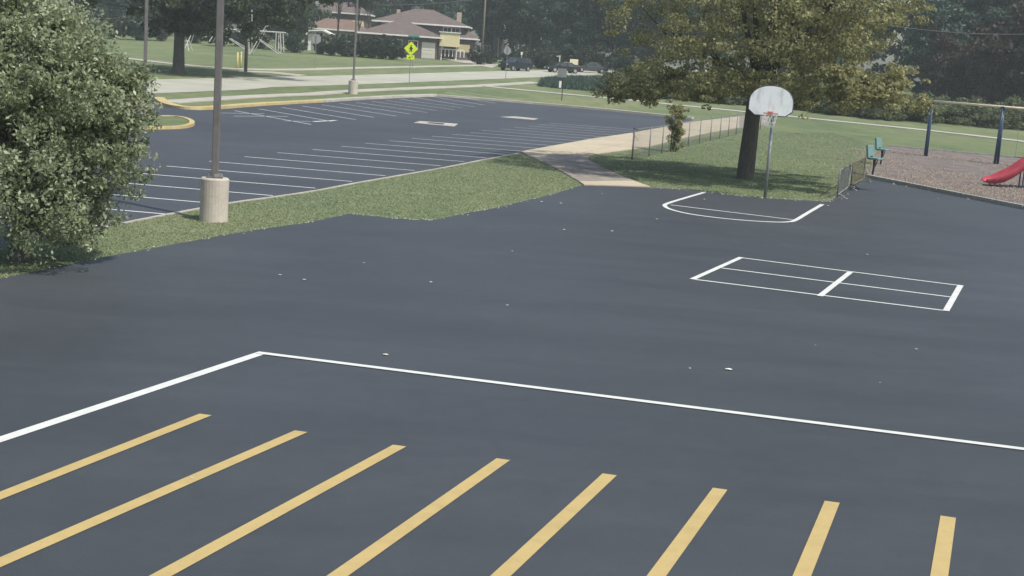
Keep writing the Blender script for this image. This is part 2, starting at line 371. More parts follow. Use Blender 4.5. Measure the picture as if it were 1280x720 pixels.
VERGE = [(-160, 392), (0, 349), (130, 322), (300, 291), (382, 279), (438, 267.5), (458, 270), (487, 272.5), (520, 275.5), (545, 275), (587, 266), (612, 262), (637, 256), (687, 244), (727, 232)]
LAWN = [(814, 235), (850, 237), (881, 240), (920, 244.5), (957, 248), (1000, 250.5), (1037, 252), (1046, 246), (1062, 236), (1083, 222.5)]
BED = [(1083, 222.5), (1150, 236), (1215, 249), (1280, 262), (1420, 292)]
px = GS(VERGE) + GS(LAWN)[0:] + GS(BED)[1:]
play = sheet('asphalt_playground', px + [Vector((34, 2, 0)), Vector((34, -25, 0)), Vector((-40, -25, 0)), Vector((-40, 8, 0))], .012, M['asphalt'])
LOTEDGE = [(-120, 335), (60, 299), (172, 275), (287, 253.5), (341, 246), (397, 237.5), (440, 229.2), (480, 222.2), (517, 215.7), (550, 209.8), (582, 203.6), (607, 198.6), (651, 190.5)]
LOTR = [(700, 181), (742, 173.5), (790, 166.5), (836, 158), (866, 152)]
LOTFAR = [(866, 149.5), (826, 145.6), (760, 139), (690, 132.5), (600, 125), (545, 120.8)]
LOTFAR2 = [(470, 124), (400, 128.3), (320, 132.7), (285, 135.5), (262, 137.1), (245, 137.7), (230, 136.9), (216, 134.4), (204, 130.2), (197, 124.6), (192, 117.2)]
lot = sheet('parking_lot', GS(LOTEDGE + LOTR + LOTFAR + LOTFAR2) + GS([(60, 126), (-70, 133), (-120, 200)]), .012, M['lot'])
ROAD_N = [(-150, 141), (0, 129.5), (190, 117), (340, 109.2), (447, 105.8), (580, 100.4), (640, 98), (700, 95.5), (770, 92.8), (900, 90.5), (1000, 95)]
ROAD_F = [(1000, 88), (900, 84.5), (770, 85.8), (690, 87.6), (580, 90), (447, 94), (340, 96.2), (190, 99.5), (0, 104), (-150, 108)]
road = sheet('road', GS(ROAD_N + ROAD_F), .016, M['road'])
for a, b in zip([0, 1, 2, 3, 4, 5, 6], [1, 2, 3, 4, 5, 6, 7]):
    p, q = ROAD_N[a], ROAD_N[b]
# street sidewalks
sheet('sidewalk', pstrip(GS([(207, 128.3), (270, 124), (340, 119.9), (434, 114.6), (520, 110.6), (604, 107.2), (669, 103.2)]), 1.5), .05, M['concrete'], None, .08)
sheet('sidewalk', pstrip(GS([(607, 108.3), (650, 112.5), (699, 117.2), (752, 122.3), (850, 132), (920, 139), (1040, 151.3), (1160, 163.5), (1280, 177.5), (1400, 193)]), 1.45), .05, M['concrete'], None, .08)
sheet('sidewalk', pstrip(GS([(60, 66), (141, 71.5), (216, 80), (293, 86.2), (370, 87.2), (447, 85.2), (580, 82.3), (625, 81)]), 1.6), .05, M['concrete'], None, .08)
sheet('driveway', GS([(540, 69.8), (552, 69.2), (580, 74), (622, 82), (615, 85), (560, 75.5)]), .03, M['concrete'])
sheet('kerb_ramp', GS([(300, 88.5), (340, 89.8), (385, 94.3), (372, 95.6), (335, 91.6), (296, 90.2)]), .03, M['concrete'])
# kerbs (raised)
def kerb(name, px, wd, hgt, mat):
    return sheet(name, pstrip(GS(px), wd), hgt, mat, None, hgt + .02)
kerb('kerb', [(545, 120.3), (600, 124.5), (690, 132), (760, 138.5), (826, 145.1), (866, 149)], .55, .15, M['concrete'])
kerb('kerb', [(545, 120), (470, 123.2), (400, 127.6)], .75, .15, M['concrete'])
kerb('kerb', [(400, 127.6), (320, 132.2), (285, 135), (262, 136.6), (245, 137.2), (230, 136.4), (216, 134), (205, 130), (198, 124.6)], .6, .151, M['kerbyellow'])
kerb('kerb', [(60, 300), (172, 276), (287, 254.5), (341, 247), (397, 238.5), (440, 230.2), (480, 223.2), (517, 216.7), (550, 210.8), (582, 204.6), (607, 199.6), (648, 192)], .09, .025, M['concrete'])
# tan walk, slab by slab
walk = sheet('walkway', GS([(651, 190), (742, 173.5), (790, 166.5), (836, 158), (866, 152), (925, 145.5), (960, 143), (960, 155), (925, 160.5), (887, 167), (850, 174.5), (812, 184.5), (770, 190.5), (742, 194.2), (733, 197), (737, 201), (755, 211), (780, 221.5), (797, 228.5), (814, 234.8), (730, 232.4), (724, 228), (700, 214), (682, 205), (664, 197)]), .03, M['darkwalk'], None, .06)
def slab(pts, mat, off=.042):
    sheet('slab', GS(pts), off, mat, walk, .03)
slab([(652, 190.2), (742, 173.8), (790, 166.8), (797, 176.5), (735, 190), (718, 193.8), (660, 194.6)], M['walk'])
slab([(791, 166.6), (836, 158.3), (866, 152.3), (924, 146), (924, 160), (886, 166.6), (850, 174), (812, 184), (772, 189.8), (744, 193.5), (722, 193.6), (737, 190), (798, 176.5)], M['walk'])
slab([(662, 195.4), (718, 194.6), (732, 198), (737, 201.8), (681, 203.6)], M['darkwalk'])
slab([(682.5, 204.6), (738, 202.8), (754, 211.2), (699, 213)], M['darkwalk'])
slab([(700.5, 214), (755.5, 212.2), (777, 220.8), (715, 222)], M['darkwalk'])
slab([(716.5, 223), (779, 221.8), (790, 226.2), (723, 227)], M['darkwalk'])
slab([(724, 228), (792, 227.2), (812.5, 234.3), (730.5, 232)], M['walk'])
# storm drain pads in the lot
pad = sheet('drain_pad', GS([(517, 154), (525, 152), (572.5, 155.3), (567.5, 158.6)]), .03, M['concrete'], lot, .02)
sheet('drain_grate', GS([(533, 154.6), (537, 153.6), (556, 155), (553.5, 156.4)]), .036, M['black'], lot)
sheet('drain_pad', GS([(625, 146.6), (644, 146), (672.5, 148.8), (667, 150.2)]), .03, M['concrete'], lot, .02)
# mulch bed
mulch = sheet('mulch_bed', GS([(1083, 222), (1093, 198), (1101, 186.5), (1110, 183.4), (1160, 188.2), (1220, 193), (1280, 199), (1420, 214), (1420, 291), (1280, 261.5), (1215, 248.5), (1150, 235.5)]), .02, M['mulch'])
for i in range(9):                                             # border timbers butted end to end
    a, b = G(1083, 222.5), G(1280, 262); st = (b - a).length; t = (b - a).normalized()
    n = 6; p = a + t * (st / n * i + .015); q = a + t * (st / n * (i + 1) - .015)
    sheet('border_timber', strip(p, q, .16), .15, M['timber'], mulch, .16)
for i in range(8):
    a, b = G(1110, 183.4), G(1280, 199); st = (b - a).length; t = (b - a).normalized()
    p = a + t * (st / 5 * i + .02); q = a + t * (st / 5 * (i + 1) - .02)
    sheet('border_timber', strip(p, q, .16), .12, M['timber'], mulch, .13)
# kerbed island at the left of the lot
isl = [(150, 158), (170, 152), (200, 147.8), (218, 148), (232, 150.5), (240, 155), (236, 159), (222, 161.2), (200, 161.8), (175, 162.5), (150, 164)]
sheet('parking_island', GS(isl), .10, M['grass'], None, .09)
kerb('kerb', isl[2:9] + [(180, 162.4)], .22, .13, M['kerbyellow'])

# ------------------------------------------------------------------ painted lines
def line(name, a, b, wd, mat, parent, ext=0.):
    return sheet(name, strip(a, b, wd, ext), .018, mat, parent)
ends = [(257, 520), (376.5, 541), (499.5, 559), (629, 576), (762, 595), (900, 613), (1040, 629.3), (1185, 648)]
lows = [(0, 622), (0, 705.5), (205, 720), (425, 720), (628, 720), (822, 720), (1003, 720), (1174, 720)]
for e, l in zip(ends, lows):
    p, q = G(*e), G(*l); t = (p - q).normalized()
    e0, e1 = G(ends[0][0], ends[0][1]), G(ends[-1][0], ends[-1][1]); u = (e1 - e0).normalized()
    wn = u * (.142 / abs(u.cross(t).z) / 2)                    # ends cut along the row
    q = p - t * 7.6
    sheet('yellow_stripe', [p - wn, p + wn, q + wn, q - wn], .018, M['yellow'], play)
a, b, c = G(326, 443), G(-140, 598), G(1420, 581)
sheet('white_line', strip(a, b, .14, .06), .018, M['white'], play)
sheet('white_line', strip(a - (c - a).normalized() * .05, c, .115), .0225, M['white'], play)
sq = {k: G(*v) for k, v in dict(tl=(926, 323), tm=(1062.5, 341.5), tr=(1200.5, 358), bl=(866, 350), bm=(1025, 371), br=(1182.5, 389.5), cl=(902, 336), cm=(1046, 355), cr=(1190, 372.5)).items()}
for k in (('tl', 'tr'), ('bl', 'br'), ('cl', 'cr')): line('court_line', sq[k[0]], sq[k[1]], .085, M['white'], play)
for i, k in enumerate((('tl', 'bl'), ('tm', 'bm'), ('tr', 'br'))): sheet('court_line', strip(sq[k[0]], sq[k[1]], .115, .04), .0225, M['white'], play)
key = [(880.5, 241), (860, 247), (840, 253), (832, 256), (831, 258.2), (836, 261.5), (850, 265.6), (870, 269.4), (905, 273.8), (940, 276.8), (970, 278.3), (985, 278), (994, 276), (1010, 266.5), (1028, 256)]
sheet('court_line', pstrip(GS(key), .13), .018, M['white'], play)
line('court_line', G(838, 256.8), G(991, 275.3), .10, M['white'], play)
# stall lines in the lot
r1, r8 = G(341, 245.3), G(607.5, 197.8); step = (r8 - r1) / 7
farL = {1: (175, 231), 2: (182, 219), 3: (209, 210), 4: (262, 204), 5: (305, 198), 6: (347, 192.5), 7: (386, 186), 8: (421, 180.5)}
dv = sum(((G(*farL[i]) - (r1 + step * (i - 1))) for i in (4, 5, 6, 7, 8)), Vector()) / 5
for i in range(-2, 21):
    p = r1 + step * (i - 1)
    if i > 8: p = r8 + step * .985 * (i - 8) + Vector((.03 * (i - 8), 0, 0))
    line('stall_line', p, p + dv * random.Random(i).uniform(.97, 1.02), .10, M['lotwhite'], lot)
s0, s1 = G(400, 131.2), G(491, 145.2); fd = s1 - s0; f0, f1 = G(352, 134.6), G(445, 128.2); fs = (f1 - f0) / 4
for i in range(-2, 13):
    p = f0 + fs * i
    line('stall_line', p, p + fd * random.Random(i + 50).uniform(.95, 1.02), .10, M['lotwhite'], lot)
line('stop_bar', G(392, 152.4), G(420, 150.8), .25, M['white'], lot)
for a, b in (((272, 141.5), (330, 142.6)), ((292, 145.5), (360, 145.8)), ((355, 151.5), (388, 152.3))): line('stall_line', G(*a), G(*b), .12, M['lotwhite'], lot)

# ------------------------------------------------------------------ foliage
def leaf_quads(cen, nrm_up, size, rng, aspect=.55):
    """diamond-shaped leaves, one face each, folded slightly"""
    n = len(cen)
    d = rng.normal(size=(n, 3)); d[:, 2] -= .35; d /= np.linalg.norm(d, axis=1)[:, None]
    nr = rng.normal(size=(n, 3)); nr[:, 2] = np.abs(nr[:, 2]) + nrm_up; s = np.cross(d, nr); s /= np.linalg.norm(s, axis=1)[:, None] + 1e-9
    ln = size * rng.uniform(.45, 1.5, n)[:, None]
    a = cen - d * ln * .5; b = cen + d * ln * .5; p = cen + s * ln * aspect * .5 - d * ln * .06; q = cen - s * ln * aspect * .5 - d * ln * .06
    return np.stack([a, p, b, q], 1).reshape(-1, 3)
def quad_mesh(name, v, mat, parent=None, k=4):
    n = len(v) // k; me = bpy.data.meshes.new(name)
    me.vertices.add(len(v)); me.vertices.foreach_set('co', v.astype(np.float32).ravel())
    me.loops.add(len(v)); me.loops.foreach_set('vertex_index', np.arange(len(v), dtype=np.int32))
    me.polygons.add(n); me.polygons.foreach_set('loop_start', np.arange(0, len(v), k, dtype=np.int32))
    me.polygons.foreach_set('loop_total', np.full(n, k, dtype=np.int32))
    me.update(calc_edges=True); me.materials.append(mat)
    o = bpy.data.objects.new(name, me); col.objects.link(o); o.parent = parent; return o
def crown_points(rng, N, c, r, clump, nclump, lump=.35, hollow=2.2, flat=.6, zcut=None, taper=0):
    bumps = rng.normal(size=(14, 3)); bumps /= np.linalg.norm(bumps, axis=1)[:, None]; amp = rng.uniform(-lump, lump, 14)
    d = rng.normal(size=(nclump, 3)); d /= np.linalg.norm(d, axis=1)[:, None]
    dots = np.clip(d @ bumps.T, 0, 1) ** 3
    rad = 1 + (dots * amp).sum(1)
    u = rng.uniform(0, 1, nclump) ** (1 / hollow)
    cc = d * (u * rad)[:, None]
    cc[:, :2] *= (1 - taper * np.clip(cc[:, 2:3], -1, 1))
    cc = cc * np.array(r) + np.array(c)
    if zcut is not None: cc[:, 2] = np.where(cc[:, 2] < zcut, zcut + rng.uniform(0, 1, nclump) * .12 * r[2], cc[:, 2])
    csz = clump * rng.uniform(.55, 1.35, nclump)
    idx = rng.integers(0, nclump, N)
    g = rng.normal(size=(N, 3)); g /= np.linalg.norm(g, axis=1)[:, None]; g *= rng.uniform(.25, 1, N)[:, None] ** .6
    g[:, 2] *= flat
    return cc[idx] + g * csz[idx][:, None], cc
def trunk_mb(rng, base_r, fork_z, targets, c, lean=(0, 0), twig=.35, flare=1.5, n=10, limbs=True):
    mb = MB(); top = Vector((lean[0], lean[1], fork_z))
    zs = [(-.1, flare * 1.05), (.08, flare), (.35, 1.14), (fork_z * .5, 1.0), (fork_z * .8, .95), (fork_z, .9)]
    mb.tube([(lean[0] * z / fork_z, lean[1] * z / fork_z, z) for z, k in zs], [base_r * k for z, k in zs], n)
    if limbs:
        for t in targets:
            t = Vector(t); h = t - top; s = top + Vector((0, 0, rng.uniform(-.25, .05) * fork_z))
            m1 = s + Vector((h.x * .3, h.y * .3, h.z * .45)); m2 = s + Vector((h.x * .66, h.y * .66, h.z * .8)) + Vector(rng.normal(size=3) * .03 * h.length)
            r0 = base_r * rng.uniform(.28, .5)
            mb.tube([s, m1, m2, t], [r0, r0 * .7, r0 * .4, r0 * .1], 6)
            for _ in range(2):
                e = m2 + Vector(rng.normal(size=3)) * twig * h.length * .6
                mb.tube([m1.lerp(m2, .6), m2.lerp(e, .5) + Vector((0, 0, .05 * h.length)), e], [r0 * .4, r0 * .22, r0 * .05], 5)
    return mb
def tree(name, label, cat, loc, seed, leaf, N, lsize, c, r, clump, nclump, trunk_r, fork_z, group=None, bark=None, nlimb=14, **kw):
    rng = np.random.default_rng(seed); t = thing(name, label, cat, loc, 0, group)
    pts, cc = crown_points(rng, N, c, r, clump, nclump, **kw)
    quad_mesh('crown', leaf_quads(pts, .5, lsize, rng), leaf, t)
    pick = cc[rng.choice(len(cc), min(nlimb, len(cc)), replace=False)]
    trunk_mb(rng, trunk_r, fork_z, pick, c).build('trunk', bark or M['bark'], t, True)
    return t

# the leafy tree at the left edge, branches down to the grass
b = G(24, 326)
rng = np.random.default_rng(5)
t = thing('leafy_tree', 'dense low-branched green tree filling the left edge, its leaves touching the verge', 'tree', b)
p1, c1 = crown_points(rng, 74000, (0, 0, 2.4), (2.0, 1.9, 2.25), .27, 600, lump=.22, hollow=2.4, flat=.9, zcut=.2, taper=.10)
p2, c2 = crown_points(rng, 22000, (-.65, .1, 4.7), (.85, 1.1, 1.9), .22, 180, lump=.3, hollow=2.4, flat=.95)
p3, c3 = crown_points(rng, 15000, (1.15, .1, 3.0), (.95, .8, 1.15), .2, 150, lump=.35, hollow=2.4, flat=.9)
p4, c4 = crown_points(rng, 7000, (1.55, .2, 2.45), (.6, .6, .95), .16, 80, lump=.4, hollow=2.0, flat=.9)
p5, c5 = crown_points(rng, 9000, (.72, .25, .95), (.8, .6, .72), .22, 120, lump=.3, hollow=2.4, flat=.9, zcut=.1)
p6, c6 = crown_points(rng, 2500, (.45, 0, 4.15), (.45, .6, .55), .16, 30, lump=.5, hollow=2.0, flat=.9)
quad_mesh('crown', leaf_quads(np.concatenate([p1, p2, p3, p4, p5, p6]), .3, .075, rng, .5), L['near'], t)
trunk_mb(rng, .13, .9, np.concatenate([c1[:14], c2[:5], c3[:4]]), (0, 0, 2.4)).build('trunk', M['bark'], t, True)

# the spreading tree on the lawn behind the hoop
b = G(931, 223)
rng = np.random.default_rng(11)
t = thing('spreading_tree', 'spreading tree with olive yellow leaves and thick dark trunk on the lawn behind the hoop', 'tree', b)
P_, C_ = [], []
p, c = crown_points(rng, 92000, (.45, -1.5, 7.0), (5.9, 5.8, 4.5), .48, 1100, lump=.13, hollow=2.5, flat=.5, zcut=3.1); P_.append(p); C_ += [tuple(q) for q in c[:40] if q[2] > 4.2]
for k in range(60):                                            # loose sprays below the crown
    a = rng.uniform(0, 6.283); rr = rng.uniform(.45, 1) ** .7; dx, dy = .4 + math.cos(a) * rr * 5.9, -1.0 + math.sin(a) * rr * 5.2
    dz = rng.uniform(2.75, 3.7) + (.35 if dx > 3.5 else 0) + .15 * max(0, -dy - 2)
    p, c = crown_points(rng, 520, (dx, dy, dz), (.75, .75, .4), .22, 14, lump=.4, hollow=2., flat=.55); P_.append(p)
quad_mesh('crown', leaf_quads(np.concatenate(P_), .5, .12, rng, .6), L['lawn'], t)
trunk_mb(rng, .30, 3.9, C_[:15], (0, 0, 6), (.1, 0), flare=1.12, twig=.15).build('trunk', M['bark'], t, True)

# far-left street tree with a broad dark crown
tree('street_tree', 'broad dark street tree with a stout trunk at the edge of the far road', 'tree', G(223, 91.5), 21, L['far2'], 70000, .30, (1.0, 0, 9.0), (12.0, 9, 6.2), 1.0, 420, .45, 3.6, lump=.2, hollow=2.4, flat=.6, zcut=3.5)

# background trees: three prototypes, copied
protos = {}
def proto(key, leaf, seed, N, h, rx, low, tk=0):
    o = tree('background_tree', 'x', 'tree', (0, 0, 0), seed, leaf, N, .55, (0, 0, low + (h - low) / 2), (rx, rx, (h - low) / 2), 1.15, 110, .32, h * .3, nlimb=12, lump=.4, hollow=2.6, flat=.65, taper=tk)
    protos[key] = [o, False]; return o
proto('a', L['far'], 31, 11000, 19, 6.2, 1.0)
proto('b', L['far'], 32, 10000, 16, 5.4, 1.6, .1)
proto('c', L['far2'], 33, 10000, 17, 6.0, 2.0)
proto('d', L['brown'], 34, 11000, 12, 4.6, .6)
def ptree(key, loc, s, rz, label, group):
    o, used = protos[key]
    if used: o = dup(o, loc, rz, None, s)
    else: o.location = loc; o.rotation_euler = (0, 0, rz); o.scale = (s,) * 3; protos[key][1] = True
    o['label'] = label; o['group'] = group
rnd = random.Random(4)
def sect(x):
    if x < 385: return 'tall dark tree in the wood behind the white climbing frame', 'trees behind the climbing frame'
    if x < 600: return 'tall dark tree rising behind the brown-roofed houses', 'trees behind the houses'
    if x < 760: return 'dark blue-green tree standing over the parked cars', 'trees over the parked cars'
    if x < 1090: return 'dark tree half hidden behind the olive lawn tree', 'trees behind the lawn tree'
    return 'dark tree in the thicket behind the swing beam', 'trees behind the swings'
for row, (d, dx) in enumerate(((238, 47), (268, 44), (305, 42))):
    x = -70 + row * 15
    while x < 1360:
        dd = d + rnd.uniform(-8, 8)
        if x > 1000: dd = dd - 60
        skip = (row < 2 and 375 < x < 600 and dd < 262) or (1072 < x < 1150 and row > 0) or (1090 < x < 1135)
        if not skip:
            lb, gp = sect(x); lb = lb.replace('tree', ['front-row tree', 'second-row tree', 'rearmost tree'][row], 1); k = rnd.choice('aabc') if x < 1150 else rnd.choice('aab')
            ptree(k, ON(x, dd), rnd.uniform(.85, 1.2), rnd.uniform(0, 6.28), lb, gp)
        x += dx * rnd.uniform(.8, 1.2)
for x, d in ((618, 226), (662, 222), (700, 218), (742, 218), (640, 240), (770, 214), (820, 208), (860, 200), (905, 196)):
    lb, gp = sect(x); ptree(rnd.choice('ab'), ON(x, d), rnd.uniform(.75, .95), rnd.uniform(0, 6), lb, gp)
for x, d, s in ((1262, 148, 1.0), (1310, 145, 1.0), (1232, 156, .8), (1190, 160, .72), (1345, 150, 1)):
    ptree('d', ON(x, d), s, x, 'brownish copper-leaved tree behind the playground swings', 'copper trees behind the swings')
for x, d, s in ((1175, 165, .8), (1215, 168, .95), (1265, 165, 1), (1320, 166, .9)):
    ptree('b', ON(x, d), s, x, 'dark tree in the thicket behind the swing beam', 'trees behind the swings')

# slim young trees among the houses
for i, (x, d, h) in enumerate(((421, 205, 9.5), (447, 203, 9.0), (459, 205, 8.5))):
    tree('young_tree', ['slim tree with a bare trunk before the low red-brown roof', 'slim tree with a bare trunk left of the split-level house', 'slim tree touching the left eave of the split-level house'][i], 'tree', ON(x, d), 300 + i, L['far'], 2600, .4, (0, 0, h), (2.3, 2.3, 2.6), .8, 40, .14, 4.2, 'slim trees among the houses', nlimb=9, lump=.4)
for i, (x, d, s_) in enumerate(((372, 190, .5), (345, 196, .55))):
    ptree('c', ON(x, d), s_, i, ['bushy tree right of the climbing frame', 'bushy tree just behind the climbing frame'][i], 'small trees behind the climbing frame')

# shrubs
def shrub_proto(name, leaf, seed, N, r, lsize, clump):
    rng = np.random.default_rng(seed); o = thing(name, 'x', 'shrub')
    p, c = crown_points(rng, N, (0, 0, r[2] * .9), r, clump, 60, lump=.4, hollow=2.5, flat=.7, zcut=.15)
    quad_mesh('foliage', leaf_quads(p, .4, lsize, rng), leaf, o)
    trunk_mb(rng, .05, .3, c[:8], (0, 0, 1), n=6).build('stem', M['bark'], o)
    o['_'] = 0; del o['_']; return [o, False]
SH = {'bush': shrub_proto('bush', L['bush'], 41, 5000, (2.4, 1.8, 1.5), .24, .5), 'hedge': shrub_proto('hedge_bush', L['hedge'], 42, 4500, (1.7, 1.3, 1.35), .2, .4)}
def shrub(k, loc, s, rz, label, group):
    o, used = SH[k]
    if used: o = dup(o, loc, rz, None, s)
    else: o.location = loc; o.rotation_euler = (0, 0, rz); o.scale = (s,) * 3 if not hasattr(s, '__len__') else s; SH[k][1] = True
    o['label'] = label; o['group'] = group
rs = random.Random(9)
for x in range(1045, 1400, 22):
    yy = 150 + (x - 1045) * .075
    p = G(x, yy - 6 + rs.uniform(-2, 2)); s = rs.uniform(.75, 1.2)
    shrub('bush', p, (s, s, s * rs.uniform(.7, 1.05)), rs.uniform(0, 6), 'loose green bush in the brush strip ' + ('left of the swing set' if x < 1150 else 'seen between the two swing legs' if x < 1245 else 'right of the second swing leg'), 'bushes along the brush strip')
for x in range(770, 1045, 26):
    p = G(x, 118 + (x - 770) * .085); s = rs.uniform(.7, 1.0)
    shrub('bush', p, s, rs.uniform(0, 6), 'low bush behind the lawn tree ' + ('left of its trunk' if x < 925 else 'right of its trunk'), 'bushes behind the lawn tree')
for x in list(range(402, 502, 13)):
    p = ON(x, 186 + rs.uniform(-2, 2)); s = rs.uniform(.85, 1.15)
    shrub('hedge', p, s, rs.uniform(0, 6), 'dark round bush in the hedge before the split-level house', 'hedge in front of the split-level house')
for x, d, s in ((597, 190, .9), (610, 195, .8), (680, 190, 1.1), (688, 196, 1), (640, 190, .9), (655, 192, 1), (672, 194, 1), (700, 200, 1.3), (725, 200, 1.3), (750, 196, 1.4), (780, 186, 1.4), (275, 190, 1.2), (300, 196, 1.2), (240, 196, 1.3), (365, 186, 1.1), (200, 196, 1.3), (170, 192, 1.3), (140, 190, 1.3), (325, 192, 1.1)):
    shrub('hedge', ON(x, d), s, x, 'dark clipped bush ' + ('beside the thin wooden utility pole' if x < 620 else 'behind the dark sport utility car' if x < 660 else 'left of the cream utility cabinet' if x < 710 else 'right of the cream utility cabinet') if x > 500 else 'dark bush at the back of the climbing frame lawn', 'bushes beyond the far road' if x > 500 else 'bushes behind the climbing frame')
# vine and sprout on the fence corner
rng = np.random.default_rng(61); t = thing('vine', 'leafy vine climbing the corner post of the wire fence', 'vine', G(842, 190))
p, c = crown_points(rng, 3500, (.05, 0, 1.0), (.38, .35, 1.05), .16, 40, lump=.3, flat=.9, zcut=.1)
p2, c2 = crown_points(rng, 1500, (-.05, 0, 2.05), (.55, .5, .75), .16, 30, lump=.4)
quad_mesh('foliage', leaf_quads(np.concatenate([p, p2]), .3, .10, rng), L['lawn'], t)
trunk_mb(rng, .02, .5, c[:6], (0, 0, 1), n=5).build('stem', M['bark'], t)

# grass blades over the nearer lawns, reeds by the road
def in_poly(p, poly):
    x, y = p[:, 0], p[:, 1]; ins = np.zeros(len(p), bool); n = len(poly)
    for i in range(n):
        (x1, y1), (x2, y2) = poly[i][:2], poly[(i + 1) % n][:2]
        cnd = ((y1 > y) != (y2 > y)) & (x < (x2 - x1) * (y - y1) / (y2 - y1 + 1e-12) + x1); ins ^= cnd
    return ins
def blades(name, poly, dens, hgt, label, mat, seed, wd=.02, off=0, lean=1.3):
    poly = [tuple(p)[:2] for p in poly]; rng = np.random.default_rng(seed); a = np.array(poly); lo, hi = a.min(0), a.max(0)
    n = int((hi - lo).prod() * dens); p = rng.uniform(lo, hi, (n, 2)); p = p[in_poly(p, poly)]; n = len(p)
    z = SLOPE * (np.clip(p[:, 1], Y1, Y2) - Y1) + off
    th = rng.uniform(0, 6.283, n); s = np.stack([np.cos(th), np.sin(th), np.zeros(n)], 1) * (wd * rng.uniform(.6, 1.5, n))[:, None]
    ln = rng.normal(size=(n, 3)) * lean * hgt; h = hgt * rng.uniform(.4, 1.3, n) ** 1.2; ln[:, 2] = h
    base = np.c_[p, z]; v = np.stack([base - s, base + s, base + ln], 1).reshape(-1, 3)
    o = quad_mesh(name, v, mat, None, 3); return tag(o, label, 'grass', None, 'stuff')
vp = GS(VERGE[0:]) + GS([(724, 229), (700, 215), (664, 198)]) + GS(LOTEDGE[::-1][0:])
blades('grass', vp, 380, .028, 'short mown grass blades on the verge between playground and parking lot', L['blade'], 71, .013)
lp = GS(LAWN) + GS([(1093, 198), (1108, 184), (1040, 166), (950, 166), (850, 176), (812, 186), (745, 195), (735, 199), (757, 211), (797, 228)])
blades('grass', lp, 200, .028, 'short mown grass blades on the lawn under the spreading tree', L['blade'], 72, .016)
blades('reeds', GS([(672, 108), (700, 111), (760, 116), (850, 124), (850, 108), (760, 99), (700, 97), (676, 101)]), 34, .42, 'blue-green tall grass patch by the road bend', L['reed'], 73, .07, 0, .4)
# worn pale edge crumbs along the asphalt
def crumbs(name, px, n, label, mat, seed, spread=.12, size=.03):
    rng = np.random.default_rng(seed); g = GS(px); v = []
    for _ in range(n):
        i = rng.integers(0, len(g) - 1); p = g[i].lerp(g[i + 1], rng.uniform()) + Vector((rng.normal() * spread, rng.normal() * spread, .014))
        s = size * rng.uniform(.4, 1.4); a = rng.uniform(0, 6.28)
        q = [p + Vector((math.cos(a + k * 2.1) * s, math.sin(a + k * 2.1) * s, 0)) for k in range(3)]; tp = p + Vector((0, 0, s * .8))
        for k in range(3): v += [q[k], q[(k + 1) % 3], tp]
    o = quad_mesh(name, np.array([tuple(x) for x in v]), mat, None, 3); return tag(o, label, 'gravel', None, 'stuff')
crumbs('gravel', VERGE, 200, 'pale crumbs and dry clippings along the asphalt edge of the verge', M['gravel'], 81, .07, .022)
crumbs('gravel', LAWN, 160, 'pale crumbs along the asphalt edge below the hoop', M['gravel'], 82, .2)
crumbs('wood_chips', [(1090, 216), (1180, 232), (1280, 248), (1280, 210), (1180, 196), (1110, 190), (1100, 205), (1200, 222), (1280, 232), (1290, 256)], 5200, 'loose wood chips spread over the playground bed', M['chip'], 83, 1.1, .06)

# ------------------------------------------------------------------ lamp posts
def lamp(label, loc, rz, base_h=.95, base_r=.31):
    t = thing('lamp_post', label, 'lamp post', loc, rz, 'parking lot lamp posts')
    MB().lathe([(base_r, -.15), (base_r * 1.0, .05), (base_r * .985, base_h * .5), (base_r, base_h - .03), (base_r - .03, base_h)], 28).build('concrete_base', M['base'], t)
    bp = MB().box((0, 0, base_h + .015), (.34, .34, .03)); bp.lathe([(.19, base_h + .03), (.15, base_h + .09)], 4, (0, 0, 0)).build('base_plate', M['bronze'], t)
    for sx in (-1, 1):
        for sy in (-1, 1): MB().tube([(sx * .13, sy * .13, base_h + .03), (sx * .13, sy * .13, base_h + .09)], .016, 6).build('anchor_bolt', M['dgalv'], t)
    bevel(MB().box((0, 0, base_h + 3.83), (.15, .15, 7.6)).build('pole', M['bronze'], t), .02)
    h = MB().box((.45, 0, base_h + 7.5), (.7, .08, .08)).build('lamp_arm', M['bronze'], t)
    MB().box((1.05, 0, base_h + 7.5), (.6, .4, .16)).build('lamp_head', M['bronze'], h)
    return t
lamp('tall bronze lamp post on a concrete drum in the near grass verge', G(267, 276), .12)
lamp('far lamp post on a concrete drum beside the street sidewalk', G(441, 117.5), .3, 1.02, .36)
lamp('lamp post on the kerbed island, half hidden by the left tree', G(180, 150), .3)

# ------------------------------------------------------------------ basketball hoop
hb = G(956, 247.5); d = hb.y; ppm = F_PX / d
t = thing('basketball_hoop', 'basketball hoop with white fan backboard on a single pole at the asphalt edge', 'basketball hoop', hb, R(-6))
MB().tube([(0, 0, -.1), (0, 0, 1.3), (0, 0, 2.55)], [.052, .052, .05], 12).build('pole', M['galv'], t, True)
MB().tube([(0, 0, 2.45), (-.04, -.1, 2.75), (-.13, -.34, 2.95)], [.05, .048, .045], 10).build('arm', M['dgalv'], t, True)
hw, zb, zt = .69, 2.66, 3.60
fan = [(-.48, zb), (.48, zb)] + [(hw, zb + .16)] + [(hw * math.cos(a) ** .9 if math.cos(a) > 0 else 0, zb + .42 + (zt - zb - .42) * math.sin(a)) for a in [R(x) for x in range(0, 90, 9)]]
fan += [(0, zt)] + [(-u, v) for u, v in fan[:1:-1]]
MB().prism(fan, lambda u, v, s: Vector((u - .13, s, v)), -.40, -.36).build('backboard', M['board'], t)
rimp = MB()
for i in range(len(fan)):
    (u1, v1), (u2, v2) = fan[i], fan[(i + 1) % len(fan)]; rimp.tube([(u1 - .13, -.385, v1), (u2 - .13, -.385, v2)], .022, 5)
